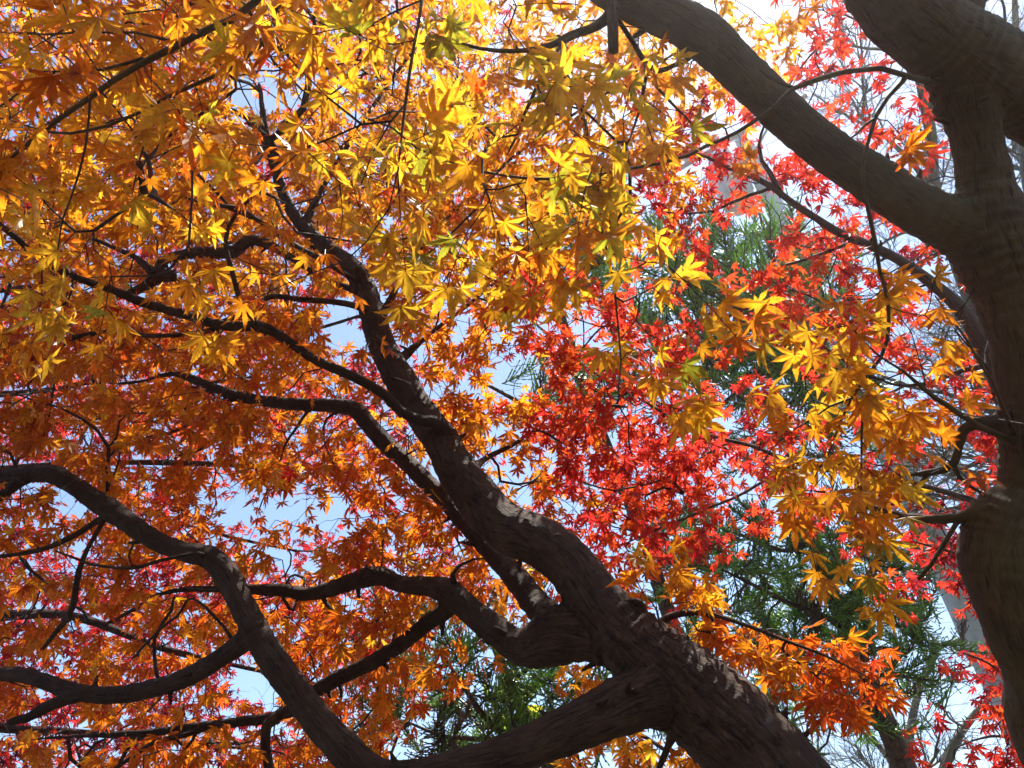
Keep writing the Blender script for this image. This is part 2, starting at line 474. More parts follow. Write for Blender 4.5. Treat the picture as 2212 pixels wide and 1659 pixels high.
        for ids in chains:
            p = XX[ids]; r = thick * np.sqrt(np.maximum(cnt[ids], 1.0)); r[0] = r[1]
            tube(self.crown, p, r, 5 if r[0] > .003 else 4, mat=1, cap=False, col=(0.1, 0.08, 0.06, 0))
        return [tips[i] for i in range(len(C))]


# ------------------------------------------------------------------ leaf shapes
def lobes():
    a = np.radians([0, 38, -38, 77, -77, 122, -122]); l = np.array([1.0, 0.93, 0.93, 0.72, 0.72, 0.40, 0.40])
    o = np.argsort(a)
    return a[o], l[o]


def leaf_template(level):
    """palmate seven-lobed leaf, stalk end at the origin, middle lobe along +y, about one unit long; returns verts, tris, rib"""
    ang, ln = lobes()
    V = [(0, 0, 0)]; T = []; rib = [1.0]
    def pol(a, r, z=0.0, rb=0.0):
        V.append((math.sin(a) * r, math.cos(a) * r, z)); rib.append(rb); return len(V) - 1
    n = len(ang)
    sin_ = []
    for i in range(n - 1):
        r = 0.27 * 0.5 * (ln[i] + ln[i + 1]) + 0.02
        sin_.append(pol(0.5 * (ang[i] + ang[i + 1]), r, 0.015))
    first = pol(ang[0] - 0.35, 0.10, 0.0); last = pol(ang[-1] + 0.35, 0.10, 0.0)
    S = [first] + sin_ + [last]
    for i in range(n):
        L, A = ln[i], ang[i]
        dx, dy = math.sin(A), math.cos(A); sx, sy = math.cos(A), -math.sin(A)     # along, across
        def pt(t, w, z, rb):
            V.append((dx * t + sx * w, dy * t + sy * w, z)); rib.append(rb); return len(V) - 1
        tip = pt(L, 0, -0.03, 0.6)
        sl, sr = S[i], S[i + 1]
        W = 0.118 * L + 0.010
        if level == 0:
            prof = [(0.40, 0.80), (0.50, 1.0), (0.60, 0.95), (0.70, 0.74), (0.80, 0.48), (0.90, 0.22)]
            mids = [pt(0.33 * L, 0, -0.02, 1.0), pt(0.55 * L, 0, -0.02, 1.0), pt(0.78 * L, 0, -0.02, 1.0)]
            for sgn, s0 in ((-1, sl), (1, sr)):
                out = [s0]
                for (t, w) in prof:
                    out.append(pt(t * L - 0.018, sgn * W * w * 0.86, 0.03 * w, 0.0))
                    out.append(pt(t * L + 0.018, sgn * W * w * 1.06, 0.03 * w, 0.0))
                out.append(tip)
                axis = [0] + mids
                for k in range(len(out) - 1):
                    m = axis[min(3, int(k / (len(out) - 1) * 4))]
                    T.append((m, out[k], out[k + 1]) if sgn < 0 else (m, out[k + 1], out[k]))
                    m2 = axis[min(3, int((k + 1) / (len(out) - 1) * 4))]
                    if m2 != m:
                        T.append((m, out[k + 1], m2) if sgn < 0 else (m, m2, out[k + 1]))
        elif level == 1:
            mid = pt(0.52 * L, 0, -0.02, 1.0)
            l_, r_ = pt(0.55 * L, -W, 0.03, 0.0), pt(0.55 * L, W, 0.03, 0.0)
            T += [(0, sl, mid), (sl, l_, mid), (l_, tip, mid), (mid, tip, r_), (mid, r_, sr), (mid, sr, 0)]
        else:
            l_, r_ = pt(0.55 * L, -W, 0.03, 0.0), pt(0.55 * L, W, 0.03, 0.0)
            T += [(0, sl, l_), (0, l_, tip), (0, tip, r_), (0, r_, sr)]
    V = np.array(V); V[:, 1] += 0.0
    return V, np.array(T), np.array(rib)


TEMPL = [leaf_template(k) for k in range(3)]

STOPS = [(0.0, (0.40, 0.40, 0.03)), (0.14, (0.82, 0.51, 0.03)), (0.30, (0.83, 0.37, 0.015)), (0.46, (0.76, 0.235, 0.012)), (0.62, (0.70, 0.13, 0.012)),
         (0.78, (0.82, 0.085, 0.02)), (0.92, (0.76, 0.042, 0.032)), (1.06, (0.36, 0.02, 0.03)), (1.3, (0.16, 0.012, 0.018))]


def autumn(t):
    ts = np.array([s[0] for s in STOPS]); cs = np.array([s[1] for s in STOPS])
    return np.stack([np.interp(t, ts, cs[:, k]) for k in range(3)], -1)


def unit(v):
    return v / (np.linalg.norm(v, axis=-1, keepdims=True) + 1e-9)


def place_leaves(mb, base, tip, nrm, size, tint, petiole_from=None, curl=None):
    base = np.asarray(base); k = len(base)
    if k == 0: return
    tip = unit(np.asarray(tip)); nrm = np.asarray(nrm)
    side = unit(np.cross(tip, nrm)); nrm = np.cross(side, tip)
    _, _, dep = project(base)
    pix = size / np.maximum(dep, .2) * FPX
    lev = np.where(pix > 62, 0, np.where(pix > 26, 1, 2))
    if curl is None: curl = RNG.normal(0.14, 0.30, k)
    for L in range(3):
        ix = np.where(lev == L)[0]
        if len(ix) == 0: continue
        V, T, rib = TEMPL[L]
        m = len(V)
        r2 = V[:, 0] ** 2 + V[:, 1] ** 2
        wav = RNG.normal(0, 0.06, (len(ix), 7))
        angv = np.arctan2(V[:, 0], V[:, 1]); sect = np.argmin(np.abs(angv[:, None] - lobes()[0][None, :]), axis=1)
        lobef = RNG.normal(1.0, 0.11, (len(ix), 7)); lobef[:, [0, 6]] *= RNG.uniform(.3, 1.1, (len(ix), 1)); lobef = np.clip(lobef, .3, 1.3)
        z = V[None, :, 2] * RNG.uniform(0.3, 2.6, (len(ix), 1)) - curl[ix][:, None] * r2[None, :] + wav[:, sect] * np.sqrt(r2)[None, :]
        w = RNG.uniform(0.86, 1.12, (len(ix), 1))
        sk = RNG.normal(0, 0.07, (len(ix), 1))
        vx = V[None, :, 0] * w + sk * V[None, :, 1]
        s = (size[ix][:, None] * lobef[:, sect])[:, :, None]
        vv = base[ix][:, None, :] + s * (vx[:, :, None] * side[ix][:, None, :] + V[None, :, 1, None] * tip[ix][:, None, :] + z[:, :, None] * nrm[ix][:, None, :])
        tt = (T[None, :, :] + (np.arange(len(ix)) * m)[:, None, None]).reshape(-1, 3)
        cc = np.ones((len(ix), m, 4)); cc[:, :, :3] = tint[ix][:, None, :]
        # lobe ends turn a little redder than the blade
        edge = np.clip(np.sqrt(r2) - 0.45, 0, 1)[None, :] * RNG.uniform(0, 0.9, (len(ix), 1))
        cc[:, :, 1] *= 1 - 0.45 * edge; cc[:, :, 3] = rib[None, :]
        mb.add(vv.reshape(-1, 3), tris=tt, col=cc.reshape(-1, 4), mat=0)
    if petiole_from is not None:
        ix = np.where(pix > 26)[0]
        if len(ix):
            a = petiole_from[ix]; b = base[ix]
            d = unit(b - a); s1 = unit(np.cross(d, np.array((0.3, 0.2, 0.9)))); s2 = np.cross(d, s1)
            rr = 0.0009
            vs = []
            mid = 0.5 * (a + b) + np.array((0, 0, 0.002))
            for q in (a, mid, b):
                for th in (0, 2.094, 4.189):
                    vs.append(q + rr * (math.cos(th) * s1 + math.sin(th) * s2))
            vs = np.stack(vs, 1)
            qd = [(0, 1, 4, 3), (1, 2, 5, 4), (2, 0, 3, 5), (3, 4, 7, 6), (4, 5, 8, 7), (5, 3, 6, 8)]
            qq = (np.array(qd)[None] + (np.arange(len(ix)) * 9)[:, None, None]).reshape(-1, 4)
            pc = np.ones((len(ix), 9, 4)); pc[:, :, :3] = (np.array((0.40, 0.06, 0.04)))[None, None]; pc[:, :, 3] = 0
            mb.add(vs.reshape(-1, 3), quads=qq, col=pc.reshape(-1, 4), mat=0)


HOLES = []      # (x, y, rx, ry, share removed): gaps of open sky in the crowns


def sprays(tree, centres, tdirs, tval, size, per=(5, 8), shoots=(2, 3), reach=0.15, droop=0.35, keep_limbs=0.97, holes=True, face=1.0, gapdepth=9):
    """leafy shoots at the twig tips: leaves in opposite pairs on thin stalks"""
    B, TI, NR, SZ, TV, PF = [], [], [], [], [], []
    down = np.array((0, 0, -1.0)); up = np.array((0, 0, 1.0))
    for c, td, tv in zip(centres, tdirs, tval):
        ns = int(RNG.integers(shoots[0], shoots[1] + 1))
        for s in range(ns):
            d = unit(td * 0.6 + RNG.normal(0, 0.55, 3) + down * droop)
            L = reach * RNG.uniform(0.55, 1.25)
            m = int(RNG.integers(per[0], per[1] + 1)) // 2 + 1
            q = [np.array(c)]
            for k in range(m):
                d = unit(d + RNG.normal(0, 0.16, 3) + down * 0.08)
                q.append(q[-1] + d * L / m)
            q = np.array(q)
            tube(tree.crown, q, np.linspace(0.0011, 0.0006, len(q)), 3, mat=1, cap=False, col=(0.1, 0.06, 0.05, 0))
            a0 = RNG.uniform(0, 6.28)
            for k in range(1, m + 1):
                t = unit(q[k] - q[k - 1])
                e = unit(np.cross(t, up + RNG.normal(0, .3, 3))); f = np.cross(e, t)
                ang = a0 + k * 1.35 + RNG.normal(0, 0.3)
                dirs = [math.cos(ang) * e + math.sin(ang) * f, -(math.cos(ang) * e + math.sin(ang) * f)]
                if k == m: dirs.append(t)
                for o in dirs:
                    if RNG.random() < 0.08: continue
                    sz = size * RNG.uniform(0.6, 1.25)
                    pd = unit(o + t * 0.5 + down * RNG.uniform(0.0, 0.7))
                    b = q[k] + pd * sz * RNG.uniform(0.35, 0.75)
                    ti = unit(pd * 0.7 + down * RNG.uniform(0.2, 1.1) + RNG.normal(0, .25, 3))
                    if RNG.random() < 0.14:
                        nr = RNG.normal(0, 1, 3)
                    else:
                        nr = unit(SUN * 0.55 * face + (CAM - b) / np.linalg.norm(CAM - b) * -0.45 * face + up * 0.25 + RNG.normal(0, 0.42, 3))
                    B.append(b); TI.append(ti); NR.append(nr); SZ.append(sz); TV.append(tv + RNG.normal(0, 0.078) - (0.22 if RNG.random() < 0.012 else 0) + (0.3 if RNG.random() < 0.015 else 0)); PF.append(q[k])
    B = np.array(B); TI = np.array(TI); NR = np.array(NR); SZ = np.array(SZ); TV = np.array(TV); PF = np.array(PF)
    ctr = B + TI * SZ[:, None] * 0.35
    x, y, d = project(ctr)
    keep = d > 0.45
    if keep_limbs > 0 and BIG:
        G = np.array(BIG)
        for i in range(0, len(x), 4000):
            s = slice(i, i + 4000)
            dx = x[s, None] - G[None, :, 0]; dy = y[s, None] - G[None, :, 1]
            rr = G[None, :, 2] + 0.30 * (SZ[s] / np.maximum(d[s], .2) * FPX)[:, None]
            hit = ((dx * dx + dy * dy) < rr * rr) & (d[s, None] < G[None, :, 3] + 0.10)
            keep[s] &= ~(hit.any(1) & (RNG.random(hit.shape[0]) < keep_limbs))
    if holes:
        for (hx, hy, ax, ay, pr) in HOLES:
            ins = ((x - hx) / ax) ** 2 + ((y - hy) / ay) ** 2 < 1
            keep &= ~(ins & (RNG.random(len(x)) < pr))
    ix = np.where(keep)[0]
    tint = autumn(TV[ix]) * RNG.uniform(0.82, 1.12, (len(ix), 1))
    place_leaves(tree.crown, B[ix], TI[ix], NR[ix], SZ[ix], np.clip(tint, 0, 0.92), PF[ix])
    return len(ix)


def sample_map(rows, per_cell, dfun, jitter=1.0):
    """foliage centres from a map of the crown: one digit per 100 x 100 cell, 4 = one full layer of leaves"""
    pts, xy = [], []
    for r, row in enumerate(rows):
        for c, ch in enumerate(row):
            if not ch.isdigit() or ch == '0': continue
            lam = int(ch) / 4.0 * per_cell
            n = int(lam) + (RNG.random() < lam - int(lam))
            for k in range(n):
                x = -100 + 100 * (c + RNG.random()); y = -100 + 100 * (r + RNG.random())
                d = dfun(x, y, RNG.random())
                if any(((x - hx) / ax) ** 2 + ((y - hy) / ay) ** 2 < 1 and RNG.random() < pr for (hx, hy, ax, ay, pr) in HOLES): continue
                pts.append(P(x, y, d)); xy.append((x, y))
    return np.array(pts), np.array(xy)


HOLES += [(590, 205, 95, 42, .75), (755, 225, 38, 60, .55), (470, 150, 10, 10, .5), (735, 700, 42, 62, .95), (150, 1082, 42, 34, .95),
          (590, 1090, 135, 30, .72), (720, 1105, 40, 50, .75), (470, 1085, 60, 30, .7), (545, 1470, 50, 58, .85), (1110, 815, 75, 45, .85),
          (1330, 800, 30, 22, .0), (345, 1275, 20, 12, .5), (300, 640, 60, 28, .3), (500, 650, 40, 20, .4), (1000, 1400, 90, 60, .5),
          (1010, 170, 20, 20, .5), (1640, 500, 60, 40, .4), (850, 60, 25, 30, .5), (570, 1490, 50, 30, .8), (505, 1105, 40, 26, .7)]
# ------------------------------------------------------------------ ground
gm = MB()
ng = 60
xs = np.concatenate([-np.geomspace(900, 0.5, ng // 2), np.geomspace(0.5, 900, ng // 2)])
gx, gy = np.meshgrid(xs, xs, indexing='ij')
gz = np.array([[0.12 * noise.noise(Vector((a * .12, b * .12, 0))) + 0.03 * noise.noise(Vector((a, b, 3))) for b in xs] for a in xs]) - 0.02
gv = np.stack([gx, gy, gz], -1).reshape(-1, 3)
i, j = np.meshgrid(np.arange(len(xs) - 1), np.arange(len(xs) - 1), indexing='ij'); k = (i * len(xs) + j).ravel()
gm.add(gv, quads=np.stack([k, k + len(xs), k + len(xs) + 1, k + 1], -1))
GROUND = plain_material('leaf_strewn_soil', (0.025, 0.018, 0.012), (0.09, 0.055, 0.022), rough=0.9, scale=9.0, bump=0.5)
g = gm.build('ground', [GROUND], tint=False); g['kind'] = 'structure'

# ------------------------------------------------------------------ orange maple: the leaning trunk and its boughs
pb = P(1690, 1700, 1.72)
A = Tree('maple_tree', 'orange leaved maple with a thick forked trunk leaning in from the lower edge', 'maple tree',
         (pb[0] + 0.55, pb[1] + 0.22, 0), BARK_A, 'maple trees in autumn leaf')


def knot(mb):
    """healed ring of bark round an old branch scar"""
    c = P(1366, 1318, 1.875); nrm = unit(CAM - c + np.array((0.55, 0, 0.5))); a = unit(np.cross(nrm, (0, 0, 1))); b = np.cross(nrm, a)
    rr, hh = [0.040, 0.034, 0.026, 0.019, 0.012, 0.004], [-0.012, 0.004, 0.009, 0.004, -0.004, -0.006]
    m = 26; V = []
    for q, (r0, h) in enumerate(zip(rr, hh)):
        for k in range(m):
            t = k / m * 6.2832; w = 1 + .12 * noise.noise(Vector((math.cos(t) * 1.5, math.sin(t) * 1.5, q * .3)))
            V.append(c + (a * math.cos(t) + b * .85 * math.sin(t)) * r0 * w + nrm * (h + .002 * noise.noise(Vector((t * 3, q, 0)))))
    Q = [(q * m + k, q * m + (k + 1) % m, (q + 1) * m + (k + 1) % m, (q + 1) * m + k) for q in range(len(rr) - 1) for k in range(m)]
    V = np.array(V); mb.add(V, quads=Q, uv=np.stack([np.tile(np.arange(m) * .01, len(rr)), np.repeat(np.arange(len(rr)) * .02, m)], -1))


A.fused([
    ('trunk', [('w', (pb[0] + 0.58, pb[1] + 0.22, -0.15), .22), ('w', (pb[0] + 0.55, pb[1] + 0.22, 0.12), .165), ('w', (pb[0] + 0.44, pb[1] + .19, 0.8), .13), ('w', (pb[0] + 0.22, pb[1] + 0.1, pb[2] - .35), .118),
        (1690, 1700, 212, 1.72), (1597, 1592, 200, 1.76), (1490, 1498, 200, 1.80), (1425, 1445, 180, 1.84), (1368, 1390, 150, 1.88), (1305, 1322, 122, 1.93), (1230, 1220, 112, 2.02),
        (1165, 1170, 112, 2.09), (1092, 1140, 104, 2.17), (1040, 1085, 98, 2.25), (990, 1020, 88, 2.33), (950, 950, 76, 2.42), (882, 850, 70, 2.55), (825, 745, 60, 2.68),
        (793, 640, 53, 2.8), (765, 585, 48, 2.87), (712, 540, 36, 2.95), (655, 490, 30, 3.0), (610, 415, 24, 3.05), (575, 285, 17, 3.1), (560, 180, 10, 3.15)]),
    ('limb', [(1195, 1345, 70, 2.0), (1158, 1306, 62, 2.1), (1122, 1258, 56, 2.2), (1085, 1215, 50, 2.32), (1030, 1155, 46, 2.45), (968, 1087, 42, 2.6), (925, 1045, 40, 2.66), (880, 1000, 38, 2.75), (832, 957, 40, 2.82), (800, 922, 38, 2.87),
        (768, 886, 36, 2.92), (729, 877, 32, 2.96), (650, 874, 28, 3.0), (581, 868, 25, 3.05), (513, 856, 26, 3.1), (462, 838, 22, 3.14), (410, 817, 20, 3.18), (370, 808, 12, 3.2), (290, 826, 8, 3.25), (190, 828, 5, 3.3)]),
    ('limb', [(1420, 1400, 130, 1.86), (1345, 1398, 98, 1.90), (1276, 1374, 108, 1.93), (1207, 1372, 128, 1.96), (1160, 1394, 96, 1.98), (1120, 1396, 76, 2.0), (1085, 1373, 64, 2.04), (1040, 1338, 60, 2.09), (996, 1302, 56, 2.14), (965, 1276, 58, 2.18),
        (920, 1266, 42, 2.22), (866, 1262, 37, 2.27), (825, 1245, 42, 2.3), (790, 1247, 44, 2.33), (755, 1258, 38, 2.36), (710, 1274, 34, 2.4), (660, 1283, 30, 2.44), (616, 1276, 28, 2.48), (547, 1273, 24, 2.52), (470, 1272, 18, 2.56), (393, 1274, 13, 2.6), (325, 1290, 10, 2.63), (300, 1310, 7, 2.65)]),
    ('limb', [(985, 1285, 44, 2.17), (962, 1320, 38, 2.2), (925, 1345, 36, 2.23), (866, 1392, 34, 2.28), (797, 1434, 34, 2.33), (729, 1466, 34, 2.37), (680, 1495, 32, 2.4), (640, 1525, 28, 2.43), (595, 1548, 25, 2.45), (547, 1556, 24, 2.47), (445, 1567, 20, 2.5), (342, 1581, 18, 2.52), (239, 1586, 14, 2.55), (137, 1592, 9, 2.6), (40, 1600, 5, 2.6)]),
    ('limb', [(1490, 1500, 160, 1.80), (1425, 1500, 140, 1.78), (1360, 1517, 122, 1.75), (1290, 1548, 108, 1.72), (1225, 1578, 97, 1.70), (1139, 1614, 90, 1.68), (1065, 1640, 82, 1.67), (968, 1662, 72, 1.68), (880, 1682, 72, 1.70), (800, 1668, 74, 1.73),
        (735, 1608, 74, 1.77), (684, 1554, 67, 1.8), (633, 1485, 66, 1.84), (585, 1420, 64, 1.88), (552, 1362, 60, 1.92), (520, 1300, 56, 1.96), (488, 1240, 56, 2.0), (455, 1205, 50, 2.04), (393, 1190, 43, 2.08), (335, 1167, 43, 2.12), (280, 1130, 46, 2.16), (235, 1100, 48, 2.2),
        (171, 1056, 41, 2.24), (120, 1026, 42, 2.27), (79, 1024, 36, 2.3), (34, 1029, 35, 2.32), (-40, 1036, 32, 2.36), (-120, 1030, 26, 2.4)]),
    ('limb', [(560, 1365, 60, 1.93), (530, 1383, 50, 1.95), (495, 1408, 43, 1.98), (450, 1438, 42, 2.0), (393, 1468, 41, 2.04), (308, 1492, 40, 2.08), (239, 1502, 38, 2.1), (171, 1496, 36, 2.13), (103, 1475, 34, 2.16), (51, 1459, 33, 2.2), (-10, 1455, 32, 2.23), (-90, 1450, 26, 2.26)]),
    ('limb', [(185, 1497, 30, 2.12), (150, 1508, 28, 2.11), (103, 1526, 26, 2.1), (62, 1549, 23, 2.08), (16, 1561, 17, 2.07)]),
    ('limb', [(60, 1030, 26, 2.3), (36, 1045, 24, 2.3), (0, 1072, 22, 2.3), (-60, 1110, 18, 2.3)]),
    ('limb', [(975, 945, 40, 2.40), (948, 915, 30, 2.36), (907, 908, 25, 2.33), (866, 889, 23, 2.3), (825, 848, 22, 2.27), (757, 811, 23, 2.22), (684, 779, 22, 2.2), (633, 745, 22, 2.17),
        (588, 714, 24, 2.15), (558, 705, 26, 2.14), (496, 705, 24, 2.12), (410, 684, 21, 2.1), (308, 653, 22, 2.07), (239, 625, 19, 2.05), (171, 602, 19, 2.02), (103, 571, 16, 2.0), (68, 547, 18, 1.98), (34, 513, 17, 1.96), (0, 487, 17, 1.95), (-70, 430, 14, 1.93)])], extra=knot)
A.limb([(780, 620, 44, 2.82), (772, 595, 40, 2.80), (766, 578, 38, 2.79)], nodes=False)
# B: the long pale bough to the left
A.limb([(575, 710, 16, 2.15), (546, 690, 11, 2.14), (518, 643, 11, 2.13), (503, 591, 11, 2.12), (489, 540, 10, 2.1), (486, 520, 9, 2.1), (493, 484, 9, 2.1), (516, 451, 8, 2.1), (561, 412, 6, 2.1), (597, 391, 4, 2.1)])
A.limb([(770, 612, 14, 2.83), (757, 598, 12, 2.75), (701, 562, 13, 2.6), (633, 527, 12, 2.4), (581, 489, 11, 2.25), (516, 447, 10, 2.1), (452, 445, 7, 2.05), (397, 424, 5, 2.0), (372, 440, 4, 1.98)])
A.limb([(800, 690, 18, 2.75), (775, 664, 14, 2.7), (720, 652, 13, 2.68), (650, 647, 13, 2.65), (590, 640, 12, 2.62), (560, 655, 12, 2.6), (534, 672, 11, 2.57), (495, 690, 9, 2.5), (440, 700, 6, 2.5)])
A.limb([(470, 708, 16, 2.13), (445, 715, 11, 2.14), (376, 726, 10, 2.17), (308, 725, 10, 2.2), (256, 704, 8, 2.2), (222, 684, 6, 2.2), (170, 676, 5, 2.2)])
A.limb([(272, 712, 9, 2.2), (245, 714, 8, 2.2), (200, 720, 9, 2.2), (137, 732, 8, 2.2), (60, 740, 7, 2.2), (-30, 745, 6, 2.2)])
A.limb([(205, 722, 6, 2.2), (145, 735, 5, 2.2), (120, 765, 5, 2.2), (90, 800, 4, 2.2), (60, 830, 4, 2.2)])
# C: bough that passes behind the trunk
A.limb([(520, 858, 14, 3.1), (494, 868, 12, 3.1), (497, 905, 12, 3.08), (485, 935, 11, 3.06), (445, 964, 10, 3.05), (405, 978, 8, 3.05), (376, 990, 5, 3.05)])
A.limb([(455, 842, 10, 3.14), (430, 852, 8, 3.14), (400, 885, 7, 3.12), (342, 890, 6, 3.1), (280, 893, 4, 3.1)])
A.limb([(470, 880, 8, 3.1), (430, 905, 8, 3.1), (380, 930, 7, 3.1), (320, 948, 5, 3.1), (260, 965, 3, 3.1)])
A.limb([(690, 876, 9, 2.98), (663, 890, 7, 2.96), (640, 925, 6, 2.9), (612, 965, 5, 2.88), (600, 1010, 4, 2.85), (575, 1060, 3, 2.85), (560, 1100, 3, 2.85)])
A.limb([(760, 882, 9, 2.92), (705, 905, 5, 2.9), (702, 960, 4, 2.88), (720, 1000, 3, 2.86)])
A.limb([(232, 1060, 8, 2.3), (233, 1010, 8, 2.3), (236, 965, 8, 2.3), (215, 930, 7, 2.3), (180, 905, 6, 2.3), (120, 875, 4, 2.3), (60, 860, 3, 2.3)])
A.limb([(236, 965, 6, 2.3), (252, 945, 5, 2.3), (258, 910, 4, 2.3), (290, 880, 3, 2.3)])
# D: elbow bough with the black underside
A.limb([(980, 1262, 14, 2.16), (978, 1240, 10, 2.15), (992, 1222, 7, 2.14), (1022, 1208, 5, 2.12), (1060, 1205, 3, 2.1)])
A.limb([(600, 1550, 26, 2.44), (578, 1565, 23, 2.42), (573, 1605, 22, 2.4), (580, 1650, 22, 2.38), (595, 1720, 20, 2.36)])
A.limb([(460, 1566, 14, 2.5), (400, 1586, 12, 2.48), (340, 1600, 10, 2.46), (290, 1630, 9, 2.45), (240, 1665, 8, 2.44), (200, 1700, 6, 2.44)])
A.limb([(320, 1582, 10, 2.53), (290, 1600, 8, 2.5), (262, 1640, 8, 2.48), (240, 1690, 7, 2.46)])
A.limb([(730, 1470, 10, 2.37), (738, 1495, 8, 2.36), (733, 1530, 7, 2.35), (737, 1560, 4, 2.35)])
A.limb([(430, 1570, 9, 2.5), (415, 1600, 7, 2.48), (395, 1625, 6, 2.48), (380, 1665, 5, 2.48)])
A.limb([(690, 1280, 12, 2.42), (706, 1305, 9, 2.4), (735, 1340, 7, 2.4), (742, 1370, 4, 2.4)])
# E: low bough that dips under the frame and climbs to the left
A.limb([(237, 1108, 24, 2.2), (213, 1124, 14, 2.2), (154, 1160, 13, 2.2), (86, 1188, 11, 2.2), (0, 1202, 9, 2.2), (-60, 1205, 7, 2.2)])
A.limb([(226, 1118, 16, 2.2), (218, 1135, 11, 2.18), (190, 1180, 9, 2.17), (170, 1235, 13, 2.15), (157, 1304, 14, 2.12), (146, 1336, 13, 2.1), (120, 1369, 11, 2.09), (92, 1402, 7, 2.08)])
A.limb([(460, 1205, 14, 2.04), (420, 1195, 9, 2.0), (376, 1205, 8, 1.99), (294, 1226, 8, 1.98), (253, 1229, 7, 1.97), (191, 1218, 6, 1.96), (120, 1190, 4, 1.95)])
A.limb([(310, 1225, 6, 1.98), (285, 1222, 5, 1.98), (278, 1200, 5, 1.98), (290, 1170, 4, 1.98)])
A.limb([(512, 1395, 12, 1.97), (480, 1350, 7, 2.0), (412, 1290, 6, 2.05), (380, 1330, 6, 2.1), (330, 1370, 6, 2.15), (290, 1420, 5, 2.2)])
A.limb([(345, 1480, 9, 2.07), (335, 1380, 8, 2.1), (370, 1320, 7, 2.12), (376, 1290, 5, 2.14)])
# boughs hidden behind the trunk that carry the leaves to the right of it
A.limb([(1400, 1390, 46, 1.9), (1440, 1335, 16, 1.93), (1520, 1325, 11, 1.9), (1610, 1350, 9, 1.86), (1700, 1385, 7, 1.84), (1790, 1420, 5, 1.82), (1880, 1465, 3, 1.8)], node_from=.3)
A.limb([(1000, 1030, 40, 2.38), (1050, 990, 12, 2.55), (1110, 960, 9, 2.6), (1160, 930, 6, 2.65), (1220, 960, 4, 2.7)])
A.limb([(850, 790, 26, 2.66), (930, 720, 9, 2.75), (1010, 660, 8, 2.8), (1080, 600, 6, 2.85), (1130, 560, 5, 2.85)])
A.limb([(815, 700, 20, 2.75), (870, 600, 10, 2.85), (940, 500, 9, 2.95), (1020, 420, 8, 3.0), (1120, 330, 7, 3.0), (1250, 240, 6, 3.0), (1380, 160, 5, 3.0), (1540, 70, 4, 3.0)])
A.limb([(1480, 1520, 60, 1.85), (1440, 1620, 14, 1.95), (1410, 1690, 10, 2.0)], node_from=.4)
A.limb([(655, 490, 20, 3.0), (700, 400, 12, 3.05), (760, 300, 10, 3.1), (840, 180, 8, 3.1), (930, 60, 6, 3.1)])
A.limb([(800, 640, 20, 2.84), (700, 600, 10, 2.9), (560, 520, 24, 2.95), (500, 545, 27, 2.95), (430, 545, 24, 2.95), (360, 560, 20, 2.95), (335, 590, 26, 2.9), (300, 560, 12, 2.9), (210, 520, 8, 2.9), (100, 480, 6, 2.9), (0, 420, 5, 2.9)])
A.limb([(380, 595, 26, 2.92), (345, 600, 26, 2.9), (300, 625, 20, 2.88), (250, 645, 10, 2.85)])

# ------------------------------------------------------------------ yellow maple at the right with the arching limb
rb = P(2345, 1680, 1.60)
R = Tree('maple_tree', 'mossy trunked maple on the right with an arching limb and hanging yellow sprays', 'maple tree',
         (rb[0] + 0.12, rb[1] + 0.05, 0), BARK_R, 'maple trees in autumn leaf')
R.fused([
    ('trunk', [('w', (rb[0] + 0.14, rb[1] + .05, -0.15), .20), ('w', (rb[0] + 0.13, rb[1] + .05, 0.15), .145), ('w', (rb[0] + 0.09, rb[1] + .04, 0.9), .108), (2345, 1680, 205, 1.60), (2290, 1470, 205, 1.60), (2228, 1320, 215, 1.6),
        (2196, 1215, 228, 1.6), (2195, 1150, 200, 1.6), (2245, 1060, 158, 1.6), (2247, 920, 158, 1.6), (2232, 780, 152, 1.6), (2195, 640, 160, 1.6), (2155, 540, 178, 1.6), (2132, 470, 158, 1.6), (2126, 390, 112, 1.6), (2110, 300, 100, 1.6), (2090, 215, 130, 1.6), (2075, 150, 150, 1.6)]),
    ('limb', [(2165, 560, 150, 1.6), (2085, 500, 122, 1.6), (2010, 465, 108, 1.59), (1940, 424, 104, 1.58), (1866, 376, 98, 1.57), (1795, 330, 96, 1.56), (1720, 268, 94, 1.55), (1650, 203, 92, 1.53), (1590, 145, 94, 1.51), (1530, 85, 98, 1.48), (1450, 38, 96, 1.45), (1370, 5, 88, 1.42), (1270, -45, 74, 1.4), (1150, -110, 60, 1.36), (980, -160, 44, 1.3), (760, -190, 32, 1.25), (520, -180, 24, 1.2), (300, -150, 16, 1.15)]),
    ('limb', [(2330, 260, 180, 1.66), (2230, 200, 186, 1.63), (2150, 160, 180, 1.6), (2070, 110, 172, 1.58), (1990, 52, 168, 1.55), (1930, 0, 160, 1.53), (1870, -70, 140, 1.5), (1800, -160, 110, 1.45)]),
    ('limb', [(2080, 75, 60, 1.58), (2094, 30, 55, 1.58), (2108, -15, 52, 1.58), (2118, -90, 44, 1.58)]),
    ('limb', [(2180, 1180, 70, 1.6), (2130, 1100, 50, 1.6), (2089, 1112, 27, 1.61), (2037, 1122, 24, 1.62), (1969, 1119, 22, 1.64), (1918, 1109, 19, 1.66), (1866, 1092, 17, 1.68), (1832, 1078, 14, 1.69), (1781, 1063, 11, 1.7), (1695, 1056, 8, 1.72), (1627, 1053, 5, 1.74), (1590, 1045, 3, 1.75)]),
    ('limb', [(2220, 905, 60, 1.62), (2160, 912, 40, 1.62), (2106, 914, 32, 1.62), (2080, 928, 26, 1.63), (2072, 967, 23, 1.63), (2061, 1000, 22, 1.63), (2037, 1016, 20, 1.64), (2003, 1022, 17, 1.64), (1952, 1026, 13, 1.65), (1900, 1022, 9, 1.66), (1840, 1010, 5, 1.67)])])
